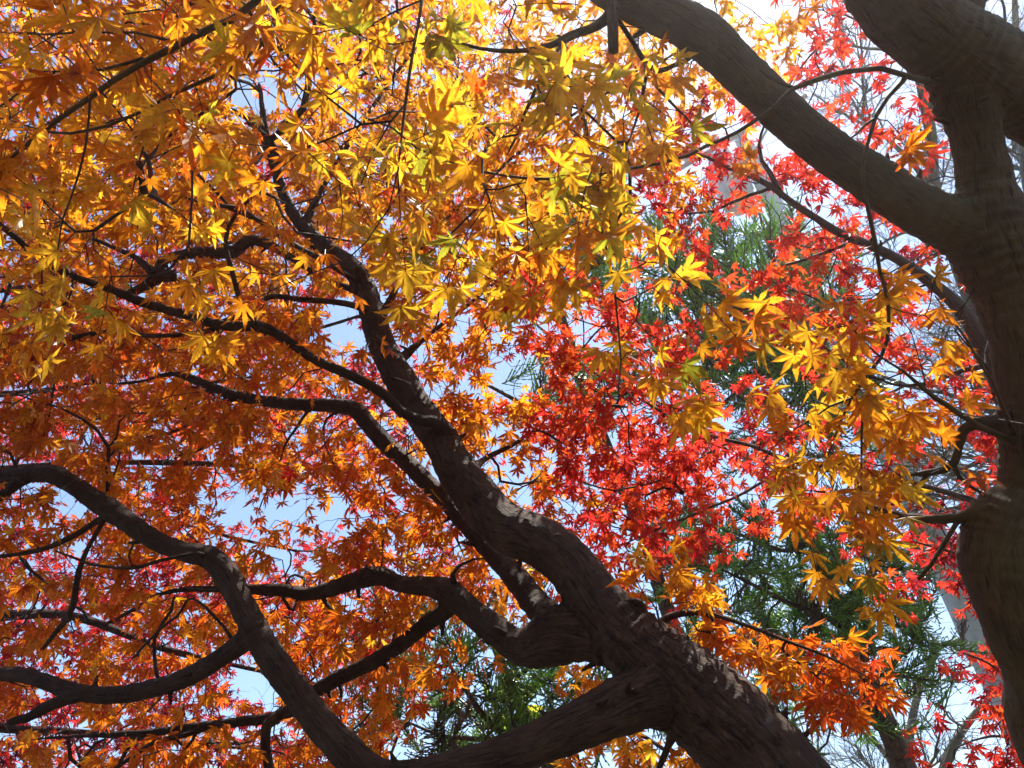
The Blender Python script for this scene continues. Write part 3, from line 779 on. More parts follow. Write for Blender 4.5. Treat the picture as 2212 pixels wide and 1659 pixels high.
R.limb([(1322, -40, 24, 1.36), (1322, 20, 24, 1.35), (1324, 70, 25, 1.345), (1325, 112, 23, 1.34)], nodes=False)      # sawn stub
R.limb([(1350, 0, 40, 1.41), (1303, 46, 24, 1.39), (1276, 62, 20, 1.38), (1235, 76, 19, 1.36), (1190, 98, 15, 1.34), (1120, 110, 10, 1.3), (1040, 105, 8, 1.27), (950, 80, 6, 1.24)])
R.limb([(1310, -10, 30, 1.41), (1341, 51, 11, 1.44), (1368, 92, 11, 1.46), (1396, 137, 11, 1.48), (1423, 153, 11, 1.5), (1455, 142, 11, 1.51), (1487, 127, 11, 1.52), (1530, 90, 12, 1.5)])
R.limb([(1396, 137, 9, 1.48), (1398, 160, 8, 1.48), (1390, 195, 8, 1.48), (1378, 245, 6, 1.48), (1360, 300, 4, 1.48), (1345, 330, 3, 1.48)])
R.limb([(1399, 145, 7, 1.48), (1412, 181, 6, 1.49), (1447, 219, 6, 1.5), (1481, 253, 5, 1.52), (1520, 300, 3, 1.54)])
R.limb([(1250, 70, 14, 1.37), (1215, 90, 8, 1.32), (1190, 120, 8, 1.3), (1174, 140, 8, 1.28), (1146, 212, 9, 1.26), (1130, 245, 8, 1.26), (1115, 290, 7, 1.26), (1100, 318, 6, 1.26), (1085, 360, 5, 1.26), (1054, 393, 4, 1.26), (1040, 440, 3, 1.26)])
R.limb([(1215, 90, 9, 1.33), (1212, 154, 7, 1.30), (1242, 207, 7, 1.29), (1266, 274, 7, 1.28), (1281, 376, 7, 1.27), (1294, 445, 6, 1.27), (1308, 520, 6, 1.27), (1324, 591, 6, 1.27), (1332, 643, 5, 1.27), (1339, 704, 5, 1.27), (1343, 779, 4, 1.27), (1335, 850, 3, 1.27)])
R.limb([(950, -110, 14, 1.28), (920, -40, 8, 1.22), (911, 0, 7, 1.18), (897, 86, 7, 1.16), (886, 150, 7, 1.15), (878, 220, 7, 1.14), (868, 290, 5, 1.14), (858, 369, 4, 1.14), (840, 450, 3, 1.14)])
R.limb([(878, 222, 6, 1.14), (845, 262, 5, 1.13), (804, 330, 4, 1.13), (780, 400, 3, 1.13)])
# the two forked branches at the upper left
R.limb([(700, -190, 22, 1.24), (560, 0, 16, 1.22), (470, 55, 15, 1.21), (386, 94, 16, 1.2), (308, 128, 14, 1.2), (239, 172, 12, 1.19), (195, 209, 12, 1.19), (120, 260, 11, 1.18), (51, 316, 10, 1.17), (0, 359, 10, 1.16), (-60, 400, 8, 1.15)])
R.limb([(640, -120, 14, 1.3), (590, 60, 10, 1.3), (533, 128, 8, 1.3), (455, 175, 8, 1.3), (369, 210, 8, 1.3), (308, 243, 7, 1.3), (239, 274, 7, 1.3), (154, 291, 6, 1.3), (95, 285, 5, 1.3), (30, 262, 3, 1.3)])
R.limb([(390, 92, 10, 1.2), (350, 85, 7, 1.2), (291, 70, 6, 1.2), (222, 70, 5, 1.2), (103, 73, 5, 1.2), (40, 72, 3, 1.2)])
R.limb([(310, 128, 9, 1.2), (270, 140, 7, 1.2), (222, 151, 7, 1.2), (170, 158, 6, 1.2), (120, 157, 5, 1.2), (60, 190, 4, 1.2), (0, 230, 4, 1.2)])
R.limb([(192, 212, 6, 1.19), (188, 250, 5, 1.2), (178, 310, 5, 1.22), (165, 370, 5, 1.24), (150, 425, 4, 1.25), (130, 480, 4, 1.26), (125, 540, 3, 1.27)])
R.limb([(320, 240, 6, 1.3), (318, 290, 5, 1.3), (300, 350, 4, 1.3), (285, 420, 3, 1.3)])
R.limb([(375, 208, 6, 1.3), (392, 255, 5, 1.3), (405, 300, 4, 1.3), (420, 360, 3, 1.3)])
R.limb([(760, -190, 32, 1.25), ('w', (-1.6, -0.35, 3.75), .007)])  # unseen limb added to carry the overhead leaves that block skylight
# lower boughs on the right
R.limb([(2085, 1110, 14, 1.61), (2065, 1132, 11, 1.61), (2037, 1178, 10, 1.61), (2010, 1222, 9, 1.61), (1983, 1253, 7, 1.61)])
R.limb([(2060, 1005, 12, 1.63), (2072, 1030, 9, 1.63), (2092, 1048, 8, 1.63), (2123, 1067, 7, 1.63), (2150, 1070, 5, 1.63)])
R.limb([(2005, 1021, 12, 1.64), (1995, 1035, 9, 1.64), (1976, 1063, 8, 1.64), (1935, 1084, 7, 1.64), (1890, 1110, 4, 1.64)])
R.limb([(2230, 970, 24, 1.6), (2170, 943, 14, 1.57), (2106, 915, 13, 1.54), (2044, 875, 12, 1.52), (1996, 841, 10, 1.5), (1950, 800, 6, 1.49), (1900, 770, 4, 1.48)])
R.limb([(2190, 940, 12, 1.56), (2164, 882, 7, 1.53), (2140, 824, 7, 1.52), (2102, 766, 6, 1.5), (2060, 700, 4, 1.49), (2020, 640, 3, 1.48)])
R.limb([(2045, 178, 24, 1.60), (1995, 174, 15, 1.52), (1975, 168, 13, 1.47), (1950, 160, 12, 1.44), (1905, 145, 12, 1.43), (1866, 147, 11, 1.42), (1798, 161, 12, 1.41), (1747, 178, 12, 1.4), (1709, 192, 10, 1.4), (1661, 236, 9, 1.39), (1593, 280, 8, 1.38), (1524, 308, 8, 1.37), (1485, 328, 8, 1.36), (1415, 350, 7, 1.35), (1344, 363, 7, 1.34), (1242, 380, 7, 1.33), (1139, 380, 6, 1.32), (1037, 369, 5, 1.31), (968, 349, 4, 1.3), (900, 320, 3, 1.3)])
R.limb([(1715, 190, 9, 1.4), (1690, 180, 8, 1.4), (1661, 168, 8, 1.4), (1640, 150, 5, 1.4)], nodes=False)
R.limb([(1960, 162, 12, 1.45), (1946, 180, 10, 1.45), (1918, 212, 9, 1.45), (1889, 253, 9, 1.45), (1873, 308, 8, 1.45), (1860, 376, 8, 1.44), (1870, 455, 9, 1.45), (1880, 496, 9, 1.46), (1890, 547, 9, 1.47), (1898, 591, 8, 1.48), (1914, 660, 8, 1.49), (1914, 732, 8, 1.49), (1900, 773, 8, 1.5), (1873, 810, 7, 1.5), (1839, 858, 6, 1.51), (1815, 916, 5, 1.51), (1791, 978, 4, 1.52), (1760, 1030, 3, 1.52)])
R.limb([(1882, 800, 6, 1.5), (1868, 880, 6, 1.5), (1865, 950, 5, 1.5), (1863, 1019, 4, 1.5), (1860, 1060, 3, 1.5)])
R.limb([(1890, 256, 6, 1.45), (1868, 270, 6, 1.45), (1850, 290, 5, 1.45), (1835, 300, 3, 1.45)], nodes=False)

# ------------------------------------------------------------------ red maple behind, its trunk hidden by the yellow maple's
qb = P(2330, 1650, 2.75)
D = Tree('maple_tree', 'scarlet leaved maple glowing behind the hanging yellow sprays and the mossy trunk', 'maple tree',
         (qb[0] + .1, qb[1] + .1, 0), BARK_D, 'maple trees in autumn leaf')
D.limb([('w', (qb[0] + .1, qb[1] + .1, -0.1), .12), ('w', (qb[0] + .08, qb[1] + .08, .5), .08), (2330, 1650, 96, 2.75), (2290, 1300, 86, 2.75), (2240, 1050, 78, 2.72), (2190, 880, 62, 2.7), (2135, 760, 46, 2.7), (2085, 680, 33, 2.7), (2030, 625, 26, 2.7), (1940, 560, 21, 2.72), (1860, 522, 18, 2.74), (1815, 503, 16, 2.75),
        (1764, 472, 15, 2.76), (1712, 438, 14, 2.78), (1661, 400, 13, 2.8), (1610, 376, 10, 2.82), (1559, 356, 9, 2.85), (1524, 338, 6, 2.87), (1460, 320, 4, 2.9)], name='trunk', lump=.04)
D.limb([(1690, 425, 14, 2.79), (1665, 375, 11, 2.8), (1645, 345, 9, 2.8), (1640, 310, 7, 2.8), (1655, 260, 5, 2.8), (1700, 190, 4, 2.8), (1760, 110, 4, 2.8), (1830, 60, 3, 2.8)])
D.limb([(1670, 405, 9, 2.8), (1600, 430, 7, 2.82), (1540, 455, 6, 2.85), (1460, 462, 4, 2.9), (1400, 450, 3, 2.9)])
D.limb([(1850, 520, 9, 2.74), (1740, 560, 7, 2.75), (1660, 590, 6, 2.76), (1590, 640, 5, 2.78), (1500, 700, 4, 2.8)])
D.limb([(2230, 1120, 30, 2.74), (2100, 1080, 14, 2.72), (1960, 1040, 11, 2.72), (1830, 1015, 10, 2.72), (1700, 992, 9, 2.72), (1627, 964, 8, 2.72), (1560, 948, 8, 2.72), (1500, 928, 7, 2.72), (1456, 906, 6, 2.74), (1380, 860, 5, 2.76), (1290, 810, 4, 2.8), (1200, 740, 4, 2.84), (1140, 680, 3, 2.86)])
D.limb([(1720, 995, 8, 2.72), (1650, 1040, 7, 2.7), (1570, 1080, 6, 2.7), (1480, 1120, 5, 2.7), (1400, 1150, 4, 2.72), (1340, 1180, 3, 2.72)])
D.limb([(1575, 952, 7, 2.72), (1500, 1000, 6, 2.74), (1420, 1040, 5, 2.76), (1330, 1060, 4, 2.78)])
D.limb([(2255, 1250, 24, 2.75), (2160, 1230, 9, 2.72), (2080, 1200, 7, 2.72), (2010, 1180, 5, 2.72), (1940, 1160, 4, 2.74)])
D.limb([(2310, 1560, 30, 2.72), (2210, 1500, 9, 2.62), (2170, 1460, 7, 2.6), (2130, 1430, 5, 2.6), (2080, 1410, 4, 2.62)])
D.limb([(2310, 1600, 24, 2.72), (2220, 1600, 9, 2.66), (2150, 1590, 6, 2.64), (2100, 1600, 4, 2.64)])
D.limb([(2150, 790, 24, 2.72), (2080, 800, 11, 2.8), (1990, 830, 8, 2.85), (1900, 820, 6, 2.88), (1720, 720, 8, 2.9), (1640, 728, 6, 2.9), (1560, 700, 4, 2.9)])
D.limb([(2100, 700, 22, 2.7), (2150, 480, 16, 2.75), (2130, 250, 12, 2.75), (2040, 170, 9, 2.7), (1960, 120, 7, 2.7), (1880, 60, 5, 2.7), (1800, 20, 4, 2.7)])
D.limb([(2140, 300, 11, 2.75), (2160, 150, 9, 2.75), (2170, 40, 6, 2.75), (2150, -60, 4, 2.75)])

# ------------------------------------------------------------------ crimson maple farther back on the left
C = Tree('maple_tree', 'dark crimson small leaved maple far behind the orange boughs at the left', 'maple tree', (-2.9, 4.9, 0), BARK_A, 'maple trees in autumn leaf')
t0 = P(-260, 1300, 5.0)
C.limb([('w', (-2.9, 4.9, -.1), .17), ('w', (-2.88, 4.88, 0.6), .11), ('w', (-2.8, 4.7, 1.6), .095), ('w', t0, .085), (-190, 1080, 50, 4.9), (-150, 860, 42, 4.9), (-110, 640, 32, 4.9), (-90, 440, 24, 4.9), (-70, 240, 14, 4.9), (-40, 60, 8, 4.9)], name='trunk')
C.limb([('w', t0, .06), (-60, 1330, 26, 4.8), (150, 1330, 18, 4.7), (350, 1400, 14, 4.6), (520, 1440, 9, 4.6), (700, 1480, 5, 4.6)])
C.limb([('w', t0 * np.array((1, 1, .9)), .05), (-60, 1560, 20, 4.8), (150, 1580, 14, 4.7), (350, 1600, 10, 4.6), (560, 1620, 6, 4.6)])
C.limb([(-180, 1040, 20, 4.9), (-20, 1015, 14, 4.9), (180, 1000, 11, 4.8), (380, 1000, 13, 4.7), (560, 1010, 10, 4.7), (720, 1040, 6, 4.7)])
C.limb([(-150, 860, 18, 4.9), (120, 840, 12, 4.9), (350, 780, 9, 4.9), (560, 740, 10, 4.8), (720, 700, 7, 4.8), (900, 640, 5, 4.8)])
C.limb([(-110, 640, 15, 4.9), (200, 600, 10, 4.9), (450, 540, 8, 4.9), (650, 460, 9, 4.9), (850, 380, 6, 4.9)])
C.limb([(-85, 400, 12, 4.9), (60, 300, 8, 4.9), (180, 200, 6, 4.9), (260, 60, 5, 4.9)])
C.limb([(-95, 470, 12, 4.9), (200, 430, 9, 4.9), (420, 360, 8, 4.9), (620, 260, 7, 4.9), (800, 180, 6, 4.9), (960, 120, 4, 4.9)])
C.limb([(150, 1005, 12, 4.8), (330, 1110, 9, 4.7), (500, 1160, 7, 4.6), (640, 1190, 5, 4.6)])

# ------------------------------------------------------------------ crowns: one digit per 100 x 100 cell from (-100, -100)
MAP_Y = ["222220000000000000000000", "122333433222331000000000", "122222332222221000000000", "112221222222221000002000", "111122122222222000001000",
         "121121111122232000010000", "122321111111022000001200", "011000000000002100033320", "000000000000002100333310", "000000000000000100343320",
         "000000000000000003443410", "000000000000000000344200", "000000000000000000121000"]
MAP_O = ["333333331000000110000000", "333333333333344443100000", "222233233333455420000000", "444444333333555410000000", "444444444444554310000000",
         "444445544555554000000000", "555555555555400000000000", "555555553555300000000000", "555555532555300000000000", "555555554454100000000000",
         "555555555555310000000000", "432543323345420000000000", "332543213555310000000000", "433444555554200000000000", "333344455541000000000000",
         "333333144420022000000000", "333342343100032200000000", "333333443000034420000000", "333333330000033000000000"]
# the far side of the orange crown
MAP_O2 = ["000000000000000000000000", "000044444440000000000000", "000044444444200000000000", "000555555554100000000000", "000555555554000000000000",
          "005555555550000000000000", "005555555400000000000000", "005555554000000000000000", "004444443000000000000000", "004444333000000000000000"]
MAP_C = ["000000000000000000000000", "444444333333000000000000", "444453123332000000000000", "444444232433000000000000", "444444344433000000000000",
         "444444444432000000000000", "444444444331000000000000", "444444443112000000000000", "444445554112000000000000", "555555555420000000000000",
         "666666555431000000000000", "641566432320000000000000", "641665102320000000000000", "666666655443000000000000", "777777766530000000000000",
         "777765146300000000000000", "777765454100000000000000", "777777663000000000000000", "444444441000000000000000"]
MAP_D = ["000000000000000001221030", "000000000000000001322020", "000000000000000013321010", "000000000000000332222100", "000000000000000344222100",
         "000000000000001344430000", "000000000000001112443200", "000000000000664201454300", "000000000002676512222100", "000000000000688743100144",
         "000000000000089887312222", "000000000000079875222220", "000000000000057610112200", "000000000000024100002300", "000000000000000000000034",
         "000000000000000000000245", "000000000000000000000145", "000000000000000000000245", "000000000000000000000134"]

# a tint number: 0 green-yellow, .2 yellow, .35 gold, .5 orange, .7 red-orange, .9 red, 1.05 crimson


def tint_Y(x, y):
    t = 0.22 + RNG.normal(0, .035) - (0.05 if 750 < x < 1450 else 0)  # sunlit top centre put into the tint as a brighter yellow
    if x < 700: t += 0.09  # shade of the upper left put into the tint as deeper amber
    if x < 250: t += 0.05
    if x > 1500: t = 0.26 + max(0, (x - 1930) / 900) + RNG.normal(0, .05) + (0.1 if y < 620 else 0)
    elif y > 420: t = 0.23 + RNG.normal(0, .03)
    return t


def tint_O(x, y):
    t = 0.40 + RNG.normal(0, .055)
    if y < 600: t -= 0.06
    if x < 950 and y > 600: t += 0.055 + (0.03 if y > 1000 else 0)  # oranger leaves here, pushed further to put the left side's shade into the tint
    if 950 < x < 1400 and y < 480: t -= 0.05
    if x > 1380 and y > 1180: t = 0.35 + 0.24 * (x - 1400) / 450 + RNG.normal(0, .05)
    if x > 1450 and y < 300: t = 0.26 + RNG.normal(0, .05)
    return t


def tint_C(x, y):
    t = 0.97 + RNG.normal(0, .08)
    if 380 < x < 620 and 850 < y < 1180: t = 0.72 + RNG.normal(0, .07)  # sunlit patch put into the leaf tint as brighter red-orange
    if y > 1250: t += .02
    return t


def tint_D(x, y):
    t = 0.83 + RNG.normal(0, .055)
    if x > 1900: t = 0.90 + RNG.normal(0, .05)
    if y < 450: t = 0.87 + RNG.normal(0, .05)
    if x < 1330 and y < 800: t = .72 + RNG.normal(0, .06)
    return t


def sky_block_leaves(tree, centres):
    """unseen leaves added overhead, above the upper edge of the picture, to block skylight"""
    k = len(centres) * 7
    b = np.repeat(np.asarray(centres), 7, 0) + RNG.normal(0, .13, (k, 3))
    nr = unit(np.array((0, 0, 1.0)) + RNG.normal(0, .4, (k, 3)))
    ti = RNG.normal(0, 1, (k, 3)) + np.array((0, 0, -.5))
    place_leaves(tree.crown, b, ti, nr, RNG.uniform(.05, .075, k), autumn(RNG.normal(.3, .07, k)))


def crown(tree, rows, per_cell, dfun, tfun, size, more=None, tight=None, sky_block=None, **kw):
    gkw = {k: kw.pop(k) for k in ('wander', 'droop_twig', 'thick') if k in kw}
    c, xy = sample_map(rows, per_cell, dfun)
    if more: c = np.concatenate([c, more[0]]); xy = np.concatenate([xy, more[1]])
    k0 = len(c)
    if tight: c = np.concatenate([c, tight[0]]); xy = np.concatenate([xy, tight[1]])
    td = tree.grow(c, wander=gkw.get('wander', .12), droop=gkw.get('droop_twig', 0.0), thick=gkw.get('thick', .0011))
    tv = [tfun(x, y) for x, y in xy]
    n = sprays(tree, c[:k0], td[:k0], tv[:k0], size, **kw)
    if tight:
        kw2 = dict(kw); kw2.update(reach=.075, droop=.2, per=(3, 5), shoots=(1, 2))
        n += sprays(tree, c[k0:], td[k0:], tv[k0:], size, **kw2)
    if sky_block is not None:
        tdo = tree.grow(sky_block, max_seg=.12)
        sky_block_leaves(tree, sky_block)
    tree.crown.build('crown', [LEAF, TWIG], tree.root, smooth=False)
    print('crown', tree.root.name, len(c), 'sprays', n, 'leaves')


def depth_Y(x, y, r):
    if x > 1500: return 1.42 + 0.24 * r
    if y > 420 and x > 1150: return 1.24 + 0.14 * r
    if y < 0: return 1.0 + 0.8 * r
    return 1.02 + 0.62 * r


def depth_O(x, y, r):
    if x > 1380 and y > 1180: return 1.72 + 0.3 * r if x > 1390 and y < 1550 else 1.95 + .35 * r
    if x < 1000 and y > 900: return 2.15 + 1.2 * r
    if x > 900: return 2.45 + 0.7 * r
    return 1.95 + 1.35 * r


SKY_BLOCK = np.stack([RNG.uniform(-2.4, 0.1, 190), RNG.uniform(-1.0, 0.8, 190), RNG.uniform(3.1, 4.1, 190)], -1)  # unseen foliage added above the viewer to keep skylight off the left
crown(R, MAP_Y, 2.35, depth_Y, tint_Y, 0.0475, per=(2, 3), shoots=(1, 2), reach=0.10, droop=0.6, keep_limbs=1.0, sky_block=SKY_BLOCK)
sl_ = RNG.random(34)
sx_ = 1390 + 500 * sl_ + RNG.normal(0, 20, 34); sy_ = 1262 + 185 * sl_ + RNG.normal(0, 34, 34) + 18 * np.sin(sl_ * 3.1)
SPRAY = (np.array([P(x, y, 1.76 + .3 * RNG.random()) for x, y in zip(sx_, sy_)]), np.stack([sx_, sy_], -1))
xa_ = RNG.uniform(330, 900, 110); ya_ = RNG.uniform(-360, 0, 110)
A_SHADE = (np.array([P(x, y, 1.9 + 1.1 * RNG.random()) for x, y in zip(xa_, ya_)]), np.stack([xa_, ya_], -1))  # unseen foliage added above the frame to shade the upper left leaves
A2 = sample_map(MAP_O2, 6.0, lambda x, y, r: 3.25 + 1.1 * r)
crown(A, MAP_O, 5.4, depth_O, tint_O, 0.0435, per=(4, 6), shoots=(1, 2), reach=0.13, droop=0.3, more=(np.concatenate([A2[0], A_SHADE[0]]), np.concatenate([A2[1], A_SHADE[1]])), tight=SPRAY)
crown(C, MAP_C, 8.5, lambda x, y, r: 4.3 + 1.2 * r, tint_C, 0.044, per=(5, 7), shoots=(1, 2), reach=0.18, droop=0.2, thick=.0014)
crown(D, MAP_D, 4.6, lambda x, y, r: 2.45 + 0.75 * r, tint_D, 0.040, per=(4, 6), shoots=(1, 2), reach=0.12, droop=0.35)

# ------------------------------------------------------------------ cedars


def cedar_fronds(tree, centres, tdirs, scale=1.0, dark=1.0):
    mb = tree.crown
    up = np.array((0, 0, 1.0))
    V, Q, Cc = [], [], []
    nb = 0
    th = np.array((0, 2.094, 4.189))
    for c, td in zip(centres, tdirs):
        d = unit(td * 0.8 + RNG.normal(0, .35, 3) + np.array((0, 0, -0.15)))
        L = scale * RNG.uniform(0.26, 0.5)
        m = 7
        q = [np.array(c) - d * L * 0.35]
        for k in range(m):
            d = unit(d + up * 0.10 + RNG.normal(0, .06, 3)); q.append(q[-1] + d * L / m)
        q = np.array(q)
        tube(mb, q, np.linspace(.006, .003, len(q)) * scale, 4, mat=1, cap=False)
        g = RNG.uniform(0.7, 1.35) * dark
        base = np.array((0.14, 0.24, 0.04)) * g
        if RNG.random() < .08: base = np.array((0.11, 0.065, 0.035)) * g
        cords = []
        e0 = unit(np.cross(d, RNG.normal(0, 1, 3)))
        for k in range(1, m + 1):
            t = unit(q[k] - q[k - 1]); f = unit(np.cross(t, e0))
            for s in (-1, 1):
                for rep in range(4):
                    if RNG.random() < .12: continue
                    p0 = q[k - 1] + (q[k] - q[k - 1]) * RNG.random()
                    dd = unit(t * 0.75 + f * s * RNG.uniform(.4, .9) + e0 * RNG.normal(0, .35))
                    cords.append((p0, dd, scale * RNG.uniform(.07, .20) * (1.15 - 0.5 * k / m)))
        cords.append((q[-1], d, 0.12 * scale))
        for p0, dd, ll in cords:
            ns = 9
            pts = [p0]; cur = dd
            bend = up * RNG.uniform(0.0, 0.13) + t * .06 + RNG.normal(0, .035, 3)
            for k in range(ns - 1):
                cur = unit(cur + bend); pts.append(pts[-1] + cur * ll / (ns - 1))
            pts = np.array(pts)
            a = unit(np.cross(dd, RNG.normal(0, 1, 3))); b = np.cross(dd, a)
            rad = np.where(np.arange(ns) % 2 == 0, 0.0024, 0.0062) * scale; rad[-1] = 0.0005; rad[0] = 0.002
            # saw-toothed cord of awl-shaped needles
            ring = pts[:, None, :] + rad[:, None, None] * (np.cos(th)[None, :, None] * a + np.sin(th)[None, :, None] * b) + (np.arange(ns) % 2)[:, None, None] * unit(pts[-1] - pts[0]) * 0.006 * scale
            V.append(ring.reshape(-1, 3))
            ii, jj = np.meshgrid(np.arange(ns - 1), np.arange(3), indexing='ij')
            k0 = nb + ii * 3
            Q.append(np.stack([k0 + jj, k0 + (jj + 1) % 3, k0 + 3 + (jj + 1) % 3, k0 + 3 + jj], -1).reshape(-1, 4))
            cc = np.ones((ns * 3, 4)); cc[:, :3] = base * RNG.uniform(.75, 1.3) * np.repeat(np.linspace(.8, 1.5, ns), 3)[:, None]
            Cc.append(cc); nb += ns * 3
    if V: mb.add(np.concatenate(V), quads=np.concatenate(Q), col=np.concatenate(Cc), mat=0)


def cedar(label, base_px, path, boughs, rows, per_cell, d0, d1, scale=1.0, dark=1.0):
    x, y, d = base_px
    p = P(x, y, d)
    t = Tree('cedar_tree', label, 'cedar tree', (p[0], p[1], 0), BARK_C, 'cedars behind the maples')
    r0 = 0.5 * path[0][2] * path[0][3] / FPX
    t.limb([('w', (p[0], p[1], -0.1), r0 * 1.7), ('w', (p[0], p[1], 0.4), r0 * 1.25)] + path, name='trunk', lump=.05)
    for b in boughs: t.limb(b)
    c, xy = sample_map(rows, per_cell, lambda x, y, r: d0 + (d1 - d0) * r)
    td = t.grow(c, max_seg=.12, wander=.08, droop=-0.25, thick=.003)
    cedar_fronds(t, c, td, scale, dark)
    t.crown.build('crown', [CEDAR, BARK_C], t.root, smooth=False)
    print('cedar', len(c))
    return t


Z = "0" * 24
MAP_K1 = [Z] * 5 + ["000000000000120000000000", "000000000000342344300000", "000000000000221255410000", "000000000000001344500000", "000000000000222034510000",
                    "000000000000020002210000", Z, "000000000000000210000000", "000000000000000100000000"]
MAP_K2 = [Z] * 12 + ["000000000000000023320000", "000000000000000244445000", "000000000000000034453000", "000000000000000003243200", "000000000000000002111000", "000000000000000002100000"]
MAP_K3 = [Z] * 14 + ["000000000134200000000000", "000000000355432200000000", "000000000455532000000000", "000000000343210000000000", "000000000333000000000000"]
cedar('tall cedar in the middle, its thin pale trunk rising behind the red maple leaves', (1560, 1660, 5.2),
      [(1530, 1580, 34, 5.25), (1475, 1420, 33, 5.4), (1420, 1250, 32, 5.55), (1390, 1150, 31, 5.65), (1340, 1040, 30, 5.75), (1283, 900, 28, 5.9), (1245, 790, 25, 6.0), (1205, 660, 20, 6.1), (1180, 560, 12, 6.2), (1165, 480, 5, 6.25)],
      [[(1285, 905, 14, 5.9), (1256, 920, 11, 5.85), (1174, 896, 10, 5.8), (1120, 868, 9, 5.75), (1071, 841, 8, 5.7), (1040, 825, 5, 5.7)],
       [(1330, 1010, 13, 5.8), (1430, 960, 11, 5.8), (1530, 900, 10, 5.7), (1620, 820, 9, 5.6), (1700, 760, 6, 5.6)],
       [(1245, 790, 13, 6.0), (1350, 780, 11, 5.9), (1460, 730, 10, 5.8), (1560, 690, 9, 5.7), (1660, 640, 6, 5.6)],
       [(1260, 840, 12, 6.0), (1400, 850, 10, 5.9), (1520, 800, 8, 5.8), (1560, 640, 7, 5.8), (1580, 560, 4, 5.8)],
       [(1390, 1150, 10, 5.65), (1440, 1120, 8, 5.6), (1490, 1090, 5, 5.6)]],
      MAP_K1, 13.0, 5.4, 6.2, scale=1.05, dark=1.15)
cedar('cedar with a bare forked lower trunk standing between the leaning trunk and the concrete pole', (1975, 1720, 5.2),
      [(1975, 1720, 54, 5.2), (1930, 1600, 46, 5.25), (1895, 1520, 42, 5.3), (1866, 1450, 38, 5.35), (1830, 1370, 34, 5.4), (1800, 1290, 32, 5.45), (1770, 1200, 30, 5.5), (1738, 1095, 26, 5.55), (1712, 1010, 20, 5.6), (1695, 930, 12, 5.65)],
      [[(1898, 1570, 22, 5.28), (1880, 1540, 17, 5.25), (1862, 1500, 15, 5.25), (1850, 1450, 13, 5.25), (1820, 1390, 9, 5.25)],
       [(1830, 1370, 14, 5.4), (1780, 1330, 11, 5.3), (1700, 1300, 10, 5.2), (1620, 1260, 8, 5.2), (1560, 1230, 5, 5.2)],
       [(1810, 1310, 13, 5.4), (1860, 1260, 10, 5.3), (1910, 1200, 6, 5.2)],
       [(1850, 1420, 13, 5.35), (1910, 1400, 9, 5.3), (1960, 1420, 5, 5.2)],
       [(1760, 1170, 12, 5.5), (1700, 1190, 9, 5.4), (1640, 1170, 6, 5.3), (1580, 1150, 4, 5.3)]],
      MAP_K2, 11.0, 5.0, 5.7, scale=0.9, dark=1.1)
cedar('bushy dark cedar framed by the low boughs at the bottom', (1230, 1760, 4.3),
      [(1230, 1760, 46, 4.4), (1175, 1640, 30, 4.5), (1140, 1560, 26, 4.55), (1100, 1470, 20, 4.6), (1065, 1390, 14, 4.7), (1040, 1310, 7, 4.75)],
      [[(1160, 1660, 20, 4.45), (1100, 1600, 16, 4.4), (1040, 1540, 14, 4.3), (1000, 1480, 10, 4.3), (960, 1420, 6, 4.3)],
       [(1120, 1625, 14, 4.42), (1060, 1600, 11, 4.3), (960, 1590, 8, 4.2), (880, 1560, 5, 4.2)],
       [(1150, 1600, 13, 4.5), (1220, 1520, 10, 4.4), (1270, 1450, 6, 4.4), (1300, 1420, 4, 4.4)],
       [(1100, 1470, 11, 4.6), (1180, 1430, 8, 4.5), (1240, 1460, 7, 4.5), (1290, 1510, 6, 4.4), (1330, 1520, 4, 4.4)]],
      MAP_K3, 7.0, 4.1, 4.8, scale=0.8, dark=0.9)

# ------------------------------------------------------------------ leafless trees


def bare_tree(label, path, levels, seed, spread=0.55, twig_len=0.5, start=0.15, per=9):
    rng = np.random.default_rng(seed)
    p0 = P(path[0][0], path[0][1], path[0][3])
    t = Tree('bare_tree', label, 'bare tree', (p0[0], p0[1], 0), BARK_G, 'leafless trees behind')
    r0 = 0.5 * path[0][2] * path[0][3] / FPX
    p, r = t.limb([('w', (p0[0] + .05, p0[1], -0.1), r0 * 1.7), ('w', (p0[0] + .04, p0[1], .4), r0 * 1.3)] + path, name='trunk', lump=.04)
    mb = t.crown

    def branch(o, d, L, rad, lev):
        m = 6
        q = [o]; dd = d
        for k in range(m):
            dd = unit(dd + rng.normal(0, .13, 3) + np.array((0, 0, .05))); q.append(q[-1] + dd * L / m)
        q = np.array(q)
        tube(mb, q, np.linspace(rad, rad * .45, m + 1), 5 if rad > .006 else 3, mat=0, cap=False)
        if lev <= 0: return
        nn = int(rng.integers(3, 6))
        for k in range(nn):
            s = rng.uniform(.25, 1.0); i = min(m - 1, int(s * m))
            o2 = q[i] + (q[i + 1] - q[i]) * (s * m - i)
            t2 = unit(q[i + 1] - q[i])
            d2 = unit(t2 + rng.normal(0, spread, 3))
            branch(o2, d2, L * rng.uniform(.5, .8), rad * .55, lev - 1)
    k0 = int(len(p) * start)
    for k in range(per):
        i = int(k0 + (len(p) - 1 - k0) * (k + rng.random()) / per)
        i = min(i, len(p) - 2)
        tdir = unit(p[i + 1] - p[i])
        branch(p[i], unit(tdir * .55 + rng.normal(0, .6, 3)), twig_len * rng.uniform(.7, 1.4), r[i] * rng.uniform(.3, .55), levels)
    mb.build('crown', [BARK_G], t.root, tint=False)
    return t


